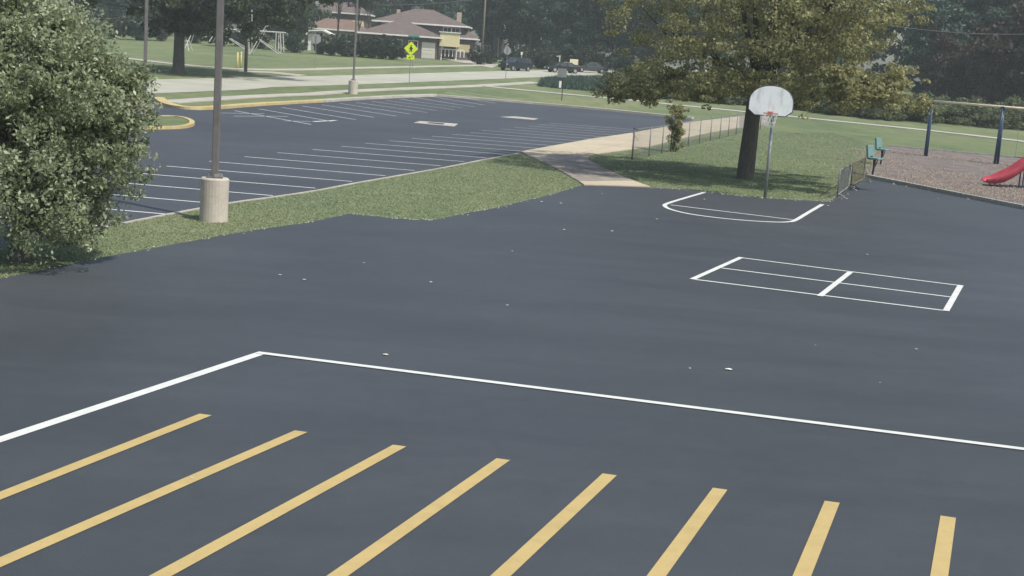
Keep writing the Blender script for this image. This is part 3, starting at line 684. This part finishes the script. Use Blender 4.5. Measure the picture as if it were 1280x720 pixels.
rimp.build('backboard_edge', M['boardedge'], t)
rz_ = zb + .08; rc = (-.13, -.67)
rm = MB(); ring = [(rc[0] + .228 * math.cos(2 * math.pi * k / 24), rc[1] + .228 * math.sin(2 * math.pi * k / 24), rz_) for k in range(25)]
rm.tube(ring, .012, 6, False); rm.box((-.13, -.43, rz_), (.16, .06, .10)).build('rim', M['orange'], t)
nm = MB()
for k in range(12):
    for sgn in (-1, 1):
        pts = []
        for j in range(5):
            f = j / 4; rr = .225 * (1 - f) + .13 * f; a = 2 * math.pi * (k + sgn * f * 2) / 12
            pts.append((rc[0] + rr * math.cos(a), rc[1] + rr * math.sin(a), rz_ - .45 * f))
        nm.tube(pts, .0075, 4, False)
nm.build('net', M['net'], t)

# ------------------------------------------------------------------ wire fence
def fence(px, label, close_last=True, hgt=1.25):
    g = GS(px); o = g[0]; t = thing('chain_link_fence', label, 'fence', o)
    L_ = [p - o for p in g]
    for i, p in enumerate(L_):
        r = .038 if i in (0, len(L_) - 1) else .026
        q = MB().tube([p + Vector((0, 0, -.1)), p + Vector((0, 0, hgt + .03))], r, 8).build('post', M['dgalv'], t, True)
        MB().lathe([(r * 1.25, hgt + .03), (r * .8, hgt + .08)], 8, p).build('post_cap', M['dgalv'], q)
    for i in range(len(L_) - 1):
        a, b_ = L_[i], L_[i + 1]
        MB().tube([a + Vector((0, 0, hgt)), b_ + Vector((0, 0, hgt))], .022, 6).build('top_rail', M['dgalv'], t)
        ln = (b_ - a).length; u = (b_ - a) / ln; mb = MB(); sp = .075; nn = Vector((-u.y, u.x, 0)) * .002; k = -hgt
        while k < ln:
            for s in (1, -1):
                x0, x1 = (k, k + hgt) if s > 0 else (k + hgt, k); z0, z1 = .04, hgt - .01
                def clip(x0, z0, x1, z1):
                    for lim, sg in ((0, 1), (ln, -1)):
                        f0, f1 = (x0 - lim) * sg, (x1 - lim) * sg
                        if f0 < 0 and f1 < 0: return None
                        if f0 < 0: q = f0 / (f0 - f1); x0, z0 = lim, z0 + (z1 - z0) * q
                        elif f1 < 0: q = f0 / (f0 - f1); x1, z1 = lim, z0 + (z1 - z0) * q
                    return x0, z0, x1, z1
                c = clip(x0, z0, x1, z1)
                if c:
                    p = a + u * c[0] + Vector((0, 0, c[1])) + nn * s; q = a + u * c[2] + Vector((0, 0, c[3])) + nn * s
                    wv = (u * -(1 if s > 0 else -1) + Vector((0, 0, 1))).normalized() * .004
                    mb.add([p - wv, p + wv, q + wv, q - wv], [(0, 1, 2, 3)])
            k += sp
        w_ = mb.build('wire_mesh', M['galv'], t); w_['kind'] = 'stuff'
    return t
fence([(790, 199.5), (811, 195.5), (827, 192), (838, 189)], 'short run of wire fence left of the vine-covered corner post')
fence([(841, 187.8), (860, 183), (874, 179.5), (887.5, 176.3), (899.5, 173.5), (910, 171), (920, 168.6), (930, 166.2), (940, 164), (950, 161.8)], 'long run of wire fence leading back from the corner post behind the tree trunk')

# ------------------------------------------------------------------ barriers, benches, playground
def rack(label, p, q, hgt, mat, nb, cat, name):
    p, q = G(*p), G(*q); ln = (q - p).length; rz = math.atan2(q.y - p.y, q.x - p.x); t = thing(name, label, cat, p, rz)
    fr = MB(); r = .022
    cr = .12
    fr.tube([(0, 0, .12), (0, 0, hgt - cr), (cr * .3, 0, hgt - cr * .3), (cr, 0, hgt), (ln - cr, 0, hgt), (ln - cr * .3, 0, hgt - cr * .3), (ln, 0, hgt - cr), (ln, 0, .12), (0, 0, .12)], r, 7).build('frame', mat, t, True)
    for k in range(1, nb): MB().tube([(ln * k / nb, 0, .12), (ln * k / nb, 0, hgt)], .010, 5).build('bar', mat, t)
    for x in (.12, ln - .12):
        MB().tube([(x, -.34, .022), (x, -.26, .03), (x, -.1, .14), (x, .1, .14), (x, .26, .03), (x, .34, .022)], .022, 7).build('foot', mat, t, True)
    return t
rack('grey steel crowd barrier with upright bars at the asphalt corner', (1046, 248.5), (1060, 237.5), .95, M['dgalv'], 15, 'barrier', 'crowd_barrier')
rack('rusty brown bike rack between the grey barrier and the teal seats', (1063, 236), (1079, 226.5), .95, M['rust'], 11, 'bike rack', 'bike_rack')
def seat(label, loc, rz, s=1):
    t = thing('bench_seat', label, 'bench', loc, rz, 'teal seats by the mulch bed'); t.scale = (s,) * 3
    bevel(MB().box((.04, 0, .72), (.5, .55, .09)).build('seat', M['teal'], t), .025)
    bevel(MB().box((-.24, 0, 1.0), (.10, .55, .52), ry=R(-9)).build('backrest', M['teal'], t), .025)
    MB().box((-.2, 0, .74), (.10, .2, .16)).build('back_bracket', M['black'], t)
    MB().tube([(.02, 0, .68), (.0, 0, .35), (-.02, 0, -.03)], [.05, .045, .04], 8).build('pedestal', M['black'], t, True)
    for sy in (-.2, .2): MB().tube([(.05, sy, .68), (.02, sy * .3, .38)], .022, 6).build('brace', M['black'], t)
    MB().box((-.02, 0, .02), (.3, .3, .03)).build('foot_plate', M['dgalv'], t)
seat('nearer teal plastic seat on dark legs by the mulch bed corner', G(1091, 219.5), R(-42), 1.0)
seat('farther teal plastic seat behind the nearer one at the mulch edge', G(1101, 206), R(-42), 1.0)

# swing set with dark blue legs and cream beam
p1, p2 = G(1157, 195.5), G(1245, 205.5); u = (p2 - p1).normalized(); ang = math.atan2(u.y, u.x); span = (p2 - p1).length
t = thing('swing_set', 'swing set with dark blue legs and a long cream top beam', 'swing set', p1, ang)
H = 2.95
for i in range(3):
    for s in (-1, 1): MB().tube([(span * i, s * (.08 if i == 0 else .17), -.1), (span * i, s * .05, H)], .07, 10).build('leg', M['blue'], t, True)
    MB().box((span * i, 0, H), (.2, .2, .16)).build('beam_bracket', M['blue'], t)
MB().tube([(-.1, 0, H + .06), (span * 2 + .1, 0, H + .06)], .06, 10).build('top_beam', M['cream'], t, True)
for k in range(2):
    x = span * (1 + .3 + .4 * k); sw = MB().box((x, 0, .5), (.5, .2, .03)).build('swing_seat', M['black'], t)
    for s in (-1, 1): MB().tube([(x + s * .24, 0, .52), (x + s * .24, 0, H)], .008, 5).build('chain', M['dgalv'], sw)
# slide
sb = G(1229, 232)
t = thing('slide', 'glossy red plastic slide ending in the mulch at the right edge', 'slide', sb, R(-4))
prof = [(0, .24), (.1, .22), (.4, .25), (.75, .40), (1.1, .66), (1.45, 1.0), (1.85, 1.42), (2.15, 1.6), (2.5, 1.62)]
sec = [(-.50, .27), (-.45, .30), (-.38, .04), (-.28, -.02), (.28, -.02), (.38, .04), (.45, .30), (.50, .27), (.47, -.06), (.3, -.12), (-.3, -.12), (-.47, -.06)]
mb = MB(); n = len(sec)
for (x, z), q in zip(prof, (.3, .45, .8, 1, 1, 1, 1, 1, 1)): mb.v += [(x, y * (.8 + .2 * q), z * .86 + dz * q) for y, dz in sec]
for i in range(len(prof) - 1):
    mb.f += [(i * n + k, i * n + (k + 1) % n, (i + 1) * n + (k + 1) % n, (i + 1) * n + k) for k in range(n)]
mb.f += [tuple(range(n)), tuple(range((len(prof) - 1) * n, len(prof) * n))]
mb.build('chute', M['red'], t, True)
MB().tube([(.25, 0, -.05), (.25, 0, .12)], .04, 8).build('foot_post', M['dgalv'], t)
for s in (-.25, .25): MB().tube([(1.5, s, -.05), (1.5, s, .80)], .03, 8).build('support_leg', M['blue'], t)
dk = MB().box((3.05, 0, 1.3), (1.2, 1.2, .08)).build('deck', M['blue'], t)
for sx in (2.5, 3.6):
    for sy in (-.55, .55): MB().tube([(sx, sy, -.05), (sx, sy, 2.6)], .05, 8).build('deck_post', M['blue'], dk)

# ------------------------------------------------------------------ signs and poles
def signpost(name, label, cat, loc, hgt, rz=0, r=.03, mat=None):
    t = thing(name, label, cat, loc, rz); MB().tube([(0, 0, -.2), (0, 0, hgt)], r, 6).build('post', mat or M['dgalv'], t); return t
b = G(511.5, 103); pp = F_PX / b.y
t = signpost('crossing_sign', 'fluorescent yellow-green diamond pedestrian crossing sign by the road', 'sign', b, 3.6, 0, .032)
s = .58 * 1.12
dz = 3.1
pl = MB().prism([(0, -s), (s, 0), (0, s), (-s, 0)], lambda u, v, q: Vector((u, q, dz + v)), -.06, -.045).build('diamond_plate', M['fluor'], t)
fg = MB()                                                       # walking figure
fg.prism([(math.cos(a) * .07, math.sin(a) * .07 + .24) for a in [k * math.pi / 5 for k in range(10)]], lambda u, v, q: Vector((u, q, dz + v)), -.066, -.061)
fg.prism([(-.09, .15), (.07, .16), (.1, -.03), (.13, -.3), (.05, -.3), (.01, -.1), (-.09, -.31), (-.17, -.3), (-.07, -.05)], lambda u, v, q: Vector((u, q, dz + v)), -.066, -.061)
fg.prism([(.05, .13), (.22, -.02), (.19, -.06), (.04, .05)], lambda u, v, q: Vector((u, q, dz + v)), -.066, -.061)
fg.prism([(-.07, .13), (-.2, -.03), (-.16, -.06), (-.05, .04)], lambda u, v, q: Vector((u, q, dz + v)), -.066, -.061)
fg.build('walker_symbol', M['signblack'], pl)
pq = MB().prism([(-.36, 2.12), (.36, 2.12), (.36, 2.5), (-.36, 2.5)], lambda u, v, q: Vector((u, q, v)), -.06, -.045).build('arrow_plaque', M['fluor'], t)
MB().prism([(.22, 2.42), (.18, 2.36), (-.06, 2.27), (-.01, 2.22), (-.22, 2.2), (-.1, 2.35), (-.07, 2.31)], lambda u, v, q: Vector((u, q, v)), -.066, -.061).build('arrow_symbol', M['signblack'], pq)
def octagon(name, label, loc, hgt, dia, mat, rz=0):
    t = signpost(name, label, 'sign', loc, hgt, rz)
    ro = dia / 2 / math.cos(math.pi / 8)
    MB().prism([(ro * math.cos(math.pi / 8 + k * math.pi / 4), ro * math.sin(math.pi / 8 + k * math.pi / 4)) for k in range(8)], lambda u, v, q: Vector((u, q, hgt - dia / 2 + .03 + v)), .04, .055).build('octagon_plate', mat, t); return t
b = G(632, 98.3); octagon('octagonal_sign', 'grey back of an octagonal sign on a thin post beside the parked dark car', b, 3.35, .78, M['signgrey'])
b = G(393.5, 86.5); octagon('octagonal_sign', 'grey back of an octagonal sign on the lawn left of the far lamp post', b, 3.5, .95, M['signgrey'])
b = ON(516, 160); t = signpost('street_name_sign', 'thin green street name blade above the yellow diamond sign', 'sign', b, 3.75)
MB().box((0, -.05, 3.7), (1.3, .03, .2)).build('name_blade', M['signgreen'], t)
b = G(702, 126); t = signpost('notice_sign', 'dark notice board on a black post beside the path junction', 'sign', b, 2.6, 0, .035, M['black'])
MB().box((-.12, -.05, 2.3), (.75, .03, .72)).build('notice_plate', M['dgalv'], t); MB().box((-.22, -.05, 1.35), (.2, .03, .55)).build('white_label', M['trim'], t)
for x, y in ((296.5, 86), (301, 85.3)):
    t = thing('bollard', ['left', 'right'][x > 299] + ' of two thin yellow marker posts beside the wooden pole', 'post', G(x, y), 0, 'yellow marker posts')
    MB().tube([(0, 0, -.1), (0, 0, 1.45)], .085 if x < 299 else .06, 8).build('post', M['yellowpost'], t, True); MB().lathe([(.088, 1.45), (.05, 1.52)], 8).build('cap', M['trim'], t)
def upole(label, loc, hgt=11, r=.16):
    t = thing('utility_pole', label, 'utility pole', loc, .2)
    MB().tube([(0, 0, -.2), (.02, 0, hgt * .5), (0, 0, hgt)], [r, r * .9, r * .72], 10).build('pole', M['wood'], t, True)
    MB().box((0, -.16, hgt - .6), (2.2, .1, .12)).build('crossarm', M['wood'], t)
    for x in (-.9, -.4, .4, .9): MB().lathe([(.03, hgt - .54), (.05, hgt - .48), (.03, hgt - .4)], 8, (x, -.16, 0)).build('insulator', M['glass'], t)
    return t
U1 = G(307, 90); U2 = G(601.5, 80)
t = upole('pale wooden utility pole in front of the white climbing frame', U1)
MB().box((-.55, -.2, 7.7 - 4.0), (.9, .06, .3)).build('name_board', M['trim'], t)
upole('thin wooden utility pole right of the split-level house', U2, 12, .15)
def wire(label, a, b, sag, r=.012):
    a, b = Vector(a), Vector(b); pts = [a.lerp(b, k / 16) - a - Vector((0, 0, sag * 4 * (k / 16) * (1 - k / 16))) for k in range(17)]
    o = MB().tube(pts, r, 4, False).build('overhead_wire', M['wire']); o.location = a; tag(o, label, 'wire', 'overhead wires'); return o
wire('overhead wire between the two wooden utility poles', U1 + Vector((.4, -.1, 10.4)), U2 + Vector((.4, 0, 11.4)), 1.0, .02)
wire('pale overhead wire meeting the top of the picture right of the far lamp', AT(470, 6, 190), AT(600, -2, 190), .3, .03)
wire('pale overhead wire crossing the dark trees above the swing beam', AT(1085, 27, 120), AT(1300, 42, 120), .4, .022)

# white climbing frame on the far lawn
cb = ON(303, 166); cf = thing('climbing_frame', 'white wooden climbing frame with crossed legs on the far lawn', 'climbing frame', cb, 0); pf = F_PX / 166
def LC(x, y): p = AT(x, y, 166); return Vector((p.x - cb.x, 0, p.z - cb.z))
M['whitewood'] = pm('white_painted_timber', (.50, .50, .47), .2, 4, .7, .1)
for yo in (-.9, .9):
    for (a, b_) in (((244, 34), (300, 37.5)), ((309, 38), (356, 41))): MB().tube([LC(*a) + Vector((0, yo, 0)), LC(*b_) + Vector((0, yo, 0))], .07, 6).build('top_beam', M['whitewood'], cf)
    for (a, b_) in (((334, 32), (314, 68)), ((318, 45), (351, 68)), ((284, 46), (312, 64)), ((241, 42), (234, 60)), ((235, 50), (240, 72)), ((292, 18), (310, 33)), ((254, 48), (266, 36)), ((272, 38), (264, 52))):
        MB().tube([LC(*a) + Vector((0, yo * .6, 0)), LC(*b_) + Vector((0, yo * 1.2, 0))], .055, 6).build('brace', M['whitewood'], cf)
    for (a, b_) in (((347, 40), (346, 63)), ((352, 41), (353, 65)), ((313, 12), (313, 68))): MB().tube([LC(*a) + Vector((0, yo, 0)), LC(*b_) + Vector((0, yo, 0))], .06, 6).build('upright', M['whitewood'], cf)
for k in range(12):
    p, q = LC(310 + k * 3.9, 38.2 + k * .25), None
    MB().box((p.x, 0, p.z + .09), (.12, 1.9, .05)).build('rung', M['whitewood'], cf)
# timber steps under the frame
# ------------------------------------------------------------------ houses
def hip(mb, x0, x1, y0, y1, z, h, ridge, over=.5):
    x0 -= over; x1 += over; y0 -= over; y1 += over; cx, cy = (x0 + x1) / 2, (y0 + y1) / 2
    v = [(x0, y0, z), (x1, y0, z), (x1, y1, z), (x0, y1, z), (cx - ridge / 2, cy, z + h), (cx + ridge / 2, cy, z + h)]
    return mb.add(v, [(0, 1, 5, 4), (1, 2, 5), (2, 3, 4, 5), (3, 0, 4), (0, 3, 2, 1)])
def fascia(mb, x0, x1, y0, y1, z, over=.5, th=.22):
    x0 -= over; x1 += over; y0 -= over; y1 += over
    mb.box(((x0 + x1) / 2, y0 - .05, z - th / 2), (x1 - x0 + .2, .08, th)); mb.box(((x0 + x1) / 2, y1 + .05, z - th / 2), (x1 - x0 + .2, .08, th))
    mb.box((x0 - .05, (y0 + y1) / 2, z - th / 2), (.08, y1 - y0, th)); mb.box((x1 + .05, (y0 + y1) / 2, z - th / 2), (.08, y1 - y0, th)); return mb
def window(parent, x, y, z, wd, ht, fm=None):
    f = MB(); t_ = .09
    for sx in (-1, 1): f.box((x + sx * (wd / 2), y - .04, z), (t_, .1, ht + t_))
    for sz in (-1, 1): f.box((x, y - .04, z + sz * ht / 2), (wd - t_, .1, t_))
    f.box((x, y - .03, z), (.05, .06, ht - t_))
    o = f.build('window', fm or M['trim'], parent); MB().box((x, y - .01, z), (wd - t_, .02, ht - t_)).build('pane', M['glass'], o); return o
HD = 203; hb = ON(520, HD); k = HD / F_PX
hs = thing('split_level_house', 'brown brick split-level house with two hipped roofs and a pale yellow bay', 'house', hb)
def X(p): return (p - 520) * k
ux0, ux1 = X(468), X(577); EZ = 5.0
MB().box(((ux0 + ux1) / 2, 6.5, EZ / 2 - .3), (ux1 - ux0, 9, EZ + .6)).build('wall', M['brick'], hs)
rf = hip(MB(), ux0, ux1, 2, 11, EZ, 2.15, 2.8, .65).build('roof', M['shingle'], hs); fascia(MB(), ux0, ux1, 2, 11, EZ, .65).build('fascia', M['trim'], rf)
lx0, lx1 = X(456), X(548)
MB().box(((lx0 + lx1) / 2, -1.3, 1.4), (lx1 - lx0, 6.55, 3.4)).build('wall', M['brick'], hs)
rf2 = hip(MB(), lx0, lx1, -4.58, 1.98, 3.1, 2.0, 1.6, .6).build('roof', M['shingle'], hs); fascia(MB(), lx0, lx1, -4.58, 1.98, 3.1, .6).build('fascia', M['trim'], rf2)
gd = MB().box((X(537.5), -4.62, 1.1), (1.95, .06, 2.3)).build('garage_door', M['garage'], hs)
for q in range(4): MB().box((X(537.5), -4.66, .3 + q * .55), (1.85, .03, .5)).build('door_panel', M['garage'], gd)
for q in (475, 500, 519): window(hs, X(q), -4.58, 1.8, 1.3, 1.1)
for q in (480, 500, 556, 566): window(hs, X(q), 2.0, 4.2, 1.3, .9)
bay = MB().box((X(562), -3.3, 2.85), (X(573.5) - X(550.5), 2.4, 1.95)).build('yellow_bay', M['yellowwall'], hs); MB().box((X(562), -3.3, 3.88), (X(574.5) - X(549), 2.7, .12)).build('bay_cap', M['trim'], bay)
for sx in (553, 571): MB().box((X(sx), -3.9, .9), (.16, .16, 2.0)).build('bay_post', M['trim'], bay)
rx0, rx1 = X(566), X(589)
MB().box(((rx0 + rx1) / 2 + .02, 4.5, 1.5), (rx1 - rx0, 7, 3.6)).build('wall', M['brick'], hs)
rf3 = hip(MB(), rx0, rx1, 1, 8, 3.3, 1.2, .5, .6).build('roof', M['shingle'], hs); fascia(MB(), rx0, rx1, 1, 8, 3.3, .6).build('fascia', M['trim'], rf3)
bal = MB().box((X(579), -2.6, 1.75), (X(587) - X(572), .12, 1.1)).build('balcony', M['tanwall'], hs)
for q in range(7): MB().box((X(553 + q * 4.6), -4.0, .95), (.1, .1, 1.0)).build('rail_post', M['trim'], bal)
MB().box((X(566), -4.0, 1.48), (X(581) - X(552), .12, .12)).build('rail', M['trim'], bal)
MB().box((X(567.5), 6.2, 6.3), (.7, .7, 1.5)).build('chimney', M['chimney'], rf)
MB().box((X(488), 9.5, 6.2), (.5, .5, 1.5)).build('chimney', M['chimney'], rf)
# low house with red-brown roof, left
hb2 = ON(418, 214); k2 = 214 / F_PX
h2 = thing('low_house', 'low house with a sunlit red-brown roof left of the split-level house', 'house', hb2)
MB().box((0, 3, 1.4), (8.4, 6, 3.4)).build('wall', M['tanwall'], h2)
rf = hip(MB(), -4.2, 4.2, 0, 6, 3.1, 1.6, 4, .6).build('roof', M['shingle2'], h2); fascia(MB(), -4.2, 4.2, 0, 6, 3.1, .6).build('fascia', M['trim'], rf)
for q in (-2.4, 0, 2.4): window(h2, q, 0, 1.9, 1.2, 1.1)
hb3 = ON(420, 240); h3 = thing('two_storey_house', 'two-storey house with grey-brown roof at the top left behind the low house', 'house', hb3)
MB().box((0, 4, 2.9), (9.6, 8, 6.4)).build('wall', M['brick'], h3)
rf = hip(MB(), -4.8, 4.8, 0, 8, 6.1, 1.9, 4.5, .6).build('roof', M['shingle'], h3); fascia(MB(), -4.8, 4.8, 0, 8, 6.1, .6).build('fascia', M['trim'], rf)
MB().box((3.0, -.2, 4.2), (3.2, .4, 1.4)).build('siding_panel', M['yellowwall'], h3); MB().box((-4.2, 4, 8.2), (.8, .8, 2.4)).build('chimney', M['trim'], rf)
for q in (-3.2, -1): window(h3, q, 0, 4.6, 1.3, 1.2)
# shed with white awning
sb_ = ON(393, 200); sh = thing('garden_shed', 'small pale shed with a white canopy beside the dark hedge', 'shed', sb_)
MB().box((-.1, 1, 1.15), (1.8, 2, 2.5)).build('wall', M['trim'], sh)
MB().prism([(-1.4, 2.2), (-.9, 2.95), (1.2, 3.1), (2.6, 2.5), (2.5, 2.35), (1.1, 2.9), (-.8, 2.75), (-1.3, 2.1)], lambda u, v, q: Vector((u, q, v)), -.6, 2.3).build('canopy', M['trim'], sh)
MB().box((-.1, -.03, 1.0), (.8, .05, 1.9)).build('door', M['signgrey'], sh)
for q in (1.2, 2.4): MB().box((q, -.5, 1.1), (.07, .07, 2.8)).build('canopy_post', M['trim'], sh)
# far house right
hb4 = ON(614, 232); h4 = thing('far_house', 'far house with brown gable roof and white porch posts right of the thin pole', 'house', hb4)
MB().box((0, 3, 1.5), (3.6, 6, 3.4)).build('wall', M['brick'], h4)
rf = MB().prism([(-2.4, 3.0), (1.6, 4.9), (2.4, 4.2), (2.4, 4.0), (1.6, 4.65), (-2.4, 2.8)], lambda u, v, q: Vector((u, q, v)), -.8, 6.5).build('roof', M['shingle2'], h4)
for q in (1.1, 1.9): MB().box((q, -.7, 1.8), (.22, .22, 4.4)).build('porch_post', M['trim'], h4)
MB().box((2.0, 1.5, 5.2), (.5, .5, 1.5)).build('chimney', M['trim'], rf); window(h4, -.8, 0, 1.7, 1.1, 1.0)
# ------------------------------------------------------------------ cars
def car(name, label, loc, rz, mat, suv=True):
    t = thing(name, label, 'car', loc, rz); W = .92
    if suv: body = [(-2.3, .35), (-2.32, .95), (-2.2, 1.08), (-.9, 1.12), (2.2, 1.1), (2.32, .95), (2.32, .38), (1.9, .3), (-1.9, .3)]; cab = [(-1.0, 1.12), (-.25, 1.68), (1.95, 1.70), (2.22, 1.1)]
    else: body = [(-2.2, .32), (-2.25, .68), (-2.1, .8), (-.95, .88), (1.3, .9), (2.1, .86), (2.24, .72), (2.22, .34), (1.8, .28), (-1.8, .28)]; cab = [(-1.05, .88), (-.35, 1.36), (.85, 1.38), (1.55, .9)]
    fn = lambda u, v, q: Vector((u, q, v)); fc = lambda u, v, q: Vector((u, q * (1 - .16 * max(0, v - cab[0][1])), v))
    bd = bevel(MB().prism(body, fn, -W, W).build('body', mat, t), .06, 3)
    inset = [(u * .97 + .01, v) for u, v in cab]
    MB().prism(inset, fc, -W + .05, W - .05).build('windows', M['glass'], t)
    top = cab[1][1]
    bevel(MB().prism([(cab[1][0] - .05, top - .03), (cab[2][0] + .05, top - .02), (cab[2][0], top + .05), (cab[1][0] + .1, top + .05)], fc, -W + .04, W - .04).build('roof', mat, t), .02)
    pil = MB()
    for a, b_ in ((cab[0], cab[1]), (cab[3], cab[2]), (((cab[0][0] + cab[3][0]) / 2, cab[0][1]), ((cab[1][0] + cab[2][0]) / 2, top))):
        for s in (-1, 1): pil.tube([fc(a[0], a[1], s * (W - .04)), fc(b_[0], b_[1], s * (W - .04))], .04, 5)
    pil.build('pillars', mat, t)
    for x in (-1.42, 1.42):
        for s in (-1, 1):
            wp = MB(); wr = .34
            wp.tube([(x, s * (W - .2), wr), (x, s * (W + .015), wr)], wr, 16); wh = wp.build('wheel', M['tyre'], t)
            MB().tube([(x, s * (W + .005), wr), (x, s * (W + .03), wr)], .21, 12).build('rim', M['rim'], wh)
    zh = body[1][1] - .15
    for s in (-1, 1):
        bevel(MB().box((-2.27, s * .66, zh), (.1, .36, .16)).build('headlight', M['lightlens'], t), .02)
        MB().box((2.28, s * .7, zh), (.08, .25, .18)).build('tail_light', M['red'], t)
        MB().box((-.75, s * (W + .1), cab[0][1] + .08), (.14, .2, .14)).build('mirror', mat, t)
    MB().box((-2.3, 0, .42), (.08, 1.5, .14)).build('bumper', M['black'], t)
    return t
car('parked_car', 'dark sport utility car parked beyond the octagonal sign', G(644, 88.5), R(48), M['cardark'])
car('parked_car', 'black sedan parked behind the dark notice board', G(703, 91), R(20), M['carblack'], False)
car('parked_car', 'dark grey sedan parked nearest the left edge of the olive tree', G(738, 91), R(8), M['cargrey'], False)
t = thing('cabinet_box', 'cream utility cabinet shining among the dark trees above the dark grey sedan', 'cabinet', ON(718, 190)); bevel(MB().box((0, 0, 1.25), (1.15, .7, .75)).build('box', M['cream'], t), .03)
for q in (-.4, .4): MB().tube([(q, 0, -.1), (q, 0, .9)], .05, 6).build('leg', M['dgalv'], t)
t = thing('porch_rail', 'short white porch rail among the dark trees above the parked cars', 'rail', ON(692, 196)); MB().box((0, 0, 1.75), (1.9, .1, .2)).build('rail', M['trim'], t)
for q in (-.9, .9): MB().box((q, 0, .9), (.14, .14, 2.0)).build('post', M['trim'], t)
t = thing('mailbox', 'white mailbox on a post above the dark sport utility car', 'mailbox', ON(652, 182)); MB().tube([(0, 0, -.1), (0, 0, 1.9)], .06, 6).build('post', M['trim'], t); MB().box((0, 0, 2.1), (.25, .5, .4)).build('box', M['trim'], t)

# ------------------------------------------------------------------ small litter
lf = [(911, 463.5, .06), (482, 445, .045), (380, 351, .04), (539, 354, .035), (634, 383, .03), (1145, 438, .035), (821, 275, .05), (765, 290, .05), (753, 243, .05), (701, 255, .05), (677, 253, .05), (862, 462, .025), (1019, 433, .02), (705, 288, .04), (585, 270, .045), (668, 249, .04), (1100, 480, .02), (880, 250, .05), (240, 600, .02), (1084, 319, .03), (640, 315, .03), (455, 330, .03), (350, 345, .035), (1035, 258, .05)]
lr = random.Random(3); lm = None
for i, (x, y, s) in enumerate(lf):
    me = MB(); k = 7
    me.v = [(0, 0, .35 * s)] + [(math.cos(6.283 * j / k) * s * lr.uniform(.7, 1.2), math.sin(6.283 * j / k) * s * lr.uniform(.5, .9), .004 + lr.uniform(0, .15) * s) for j in range(k)]
    me.f = [(0, 1 + j, 1 + (j + 1) % k) for j in range(k)]
    o = me.build('fallen_leaf' if i else 'paper_scrap', M['litter'] if i else M['trim']); o.location = G(x, y) + Vector((0, 0, .018)); o.rotation_euler = (0, 0, i)
    if i: tag(o, 'small pale dry leaf lying on the dark playground asphalt', 'leaf', 'fallen leaves on the asphalt')
    else: tag(o, 'bright white scrap of paper on the asphalt below the painted court', 'paper')

# ------------------------------------------------------------------ haze
hz = MB().box((0, 275, 24), (860, 700, 56)).build('haze', M['wire']); hz.data.materials.clear()
hm = bpy.data.materials.new('haze_air'); hm.use_nodes = True; n = hm.node_tree
n.nodes.remove(n.nodes['Principled BSDF']); pv = n.nodes.new('ShaderNodeVolumePrincipled')
pv.inputs['Color'].default_value = (.90, .98, 1, 1); pv.inputs['Density'].default_value = .0005; pv.inputs['Anisotropy'].default_value = .2
n.links.new(pv.outputs[0], n.nodes['Material Output'].inputs['Volume']); hz.data.materials.append(hm)
tag(hz, 'thin pale summer haze over the whole place', 'haze', None, 'stuff')
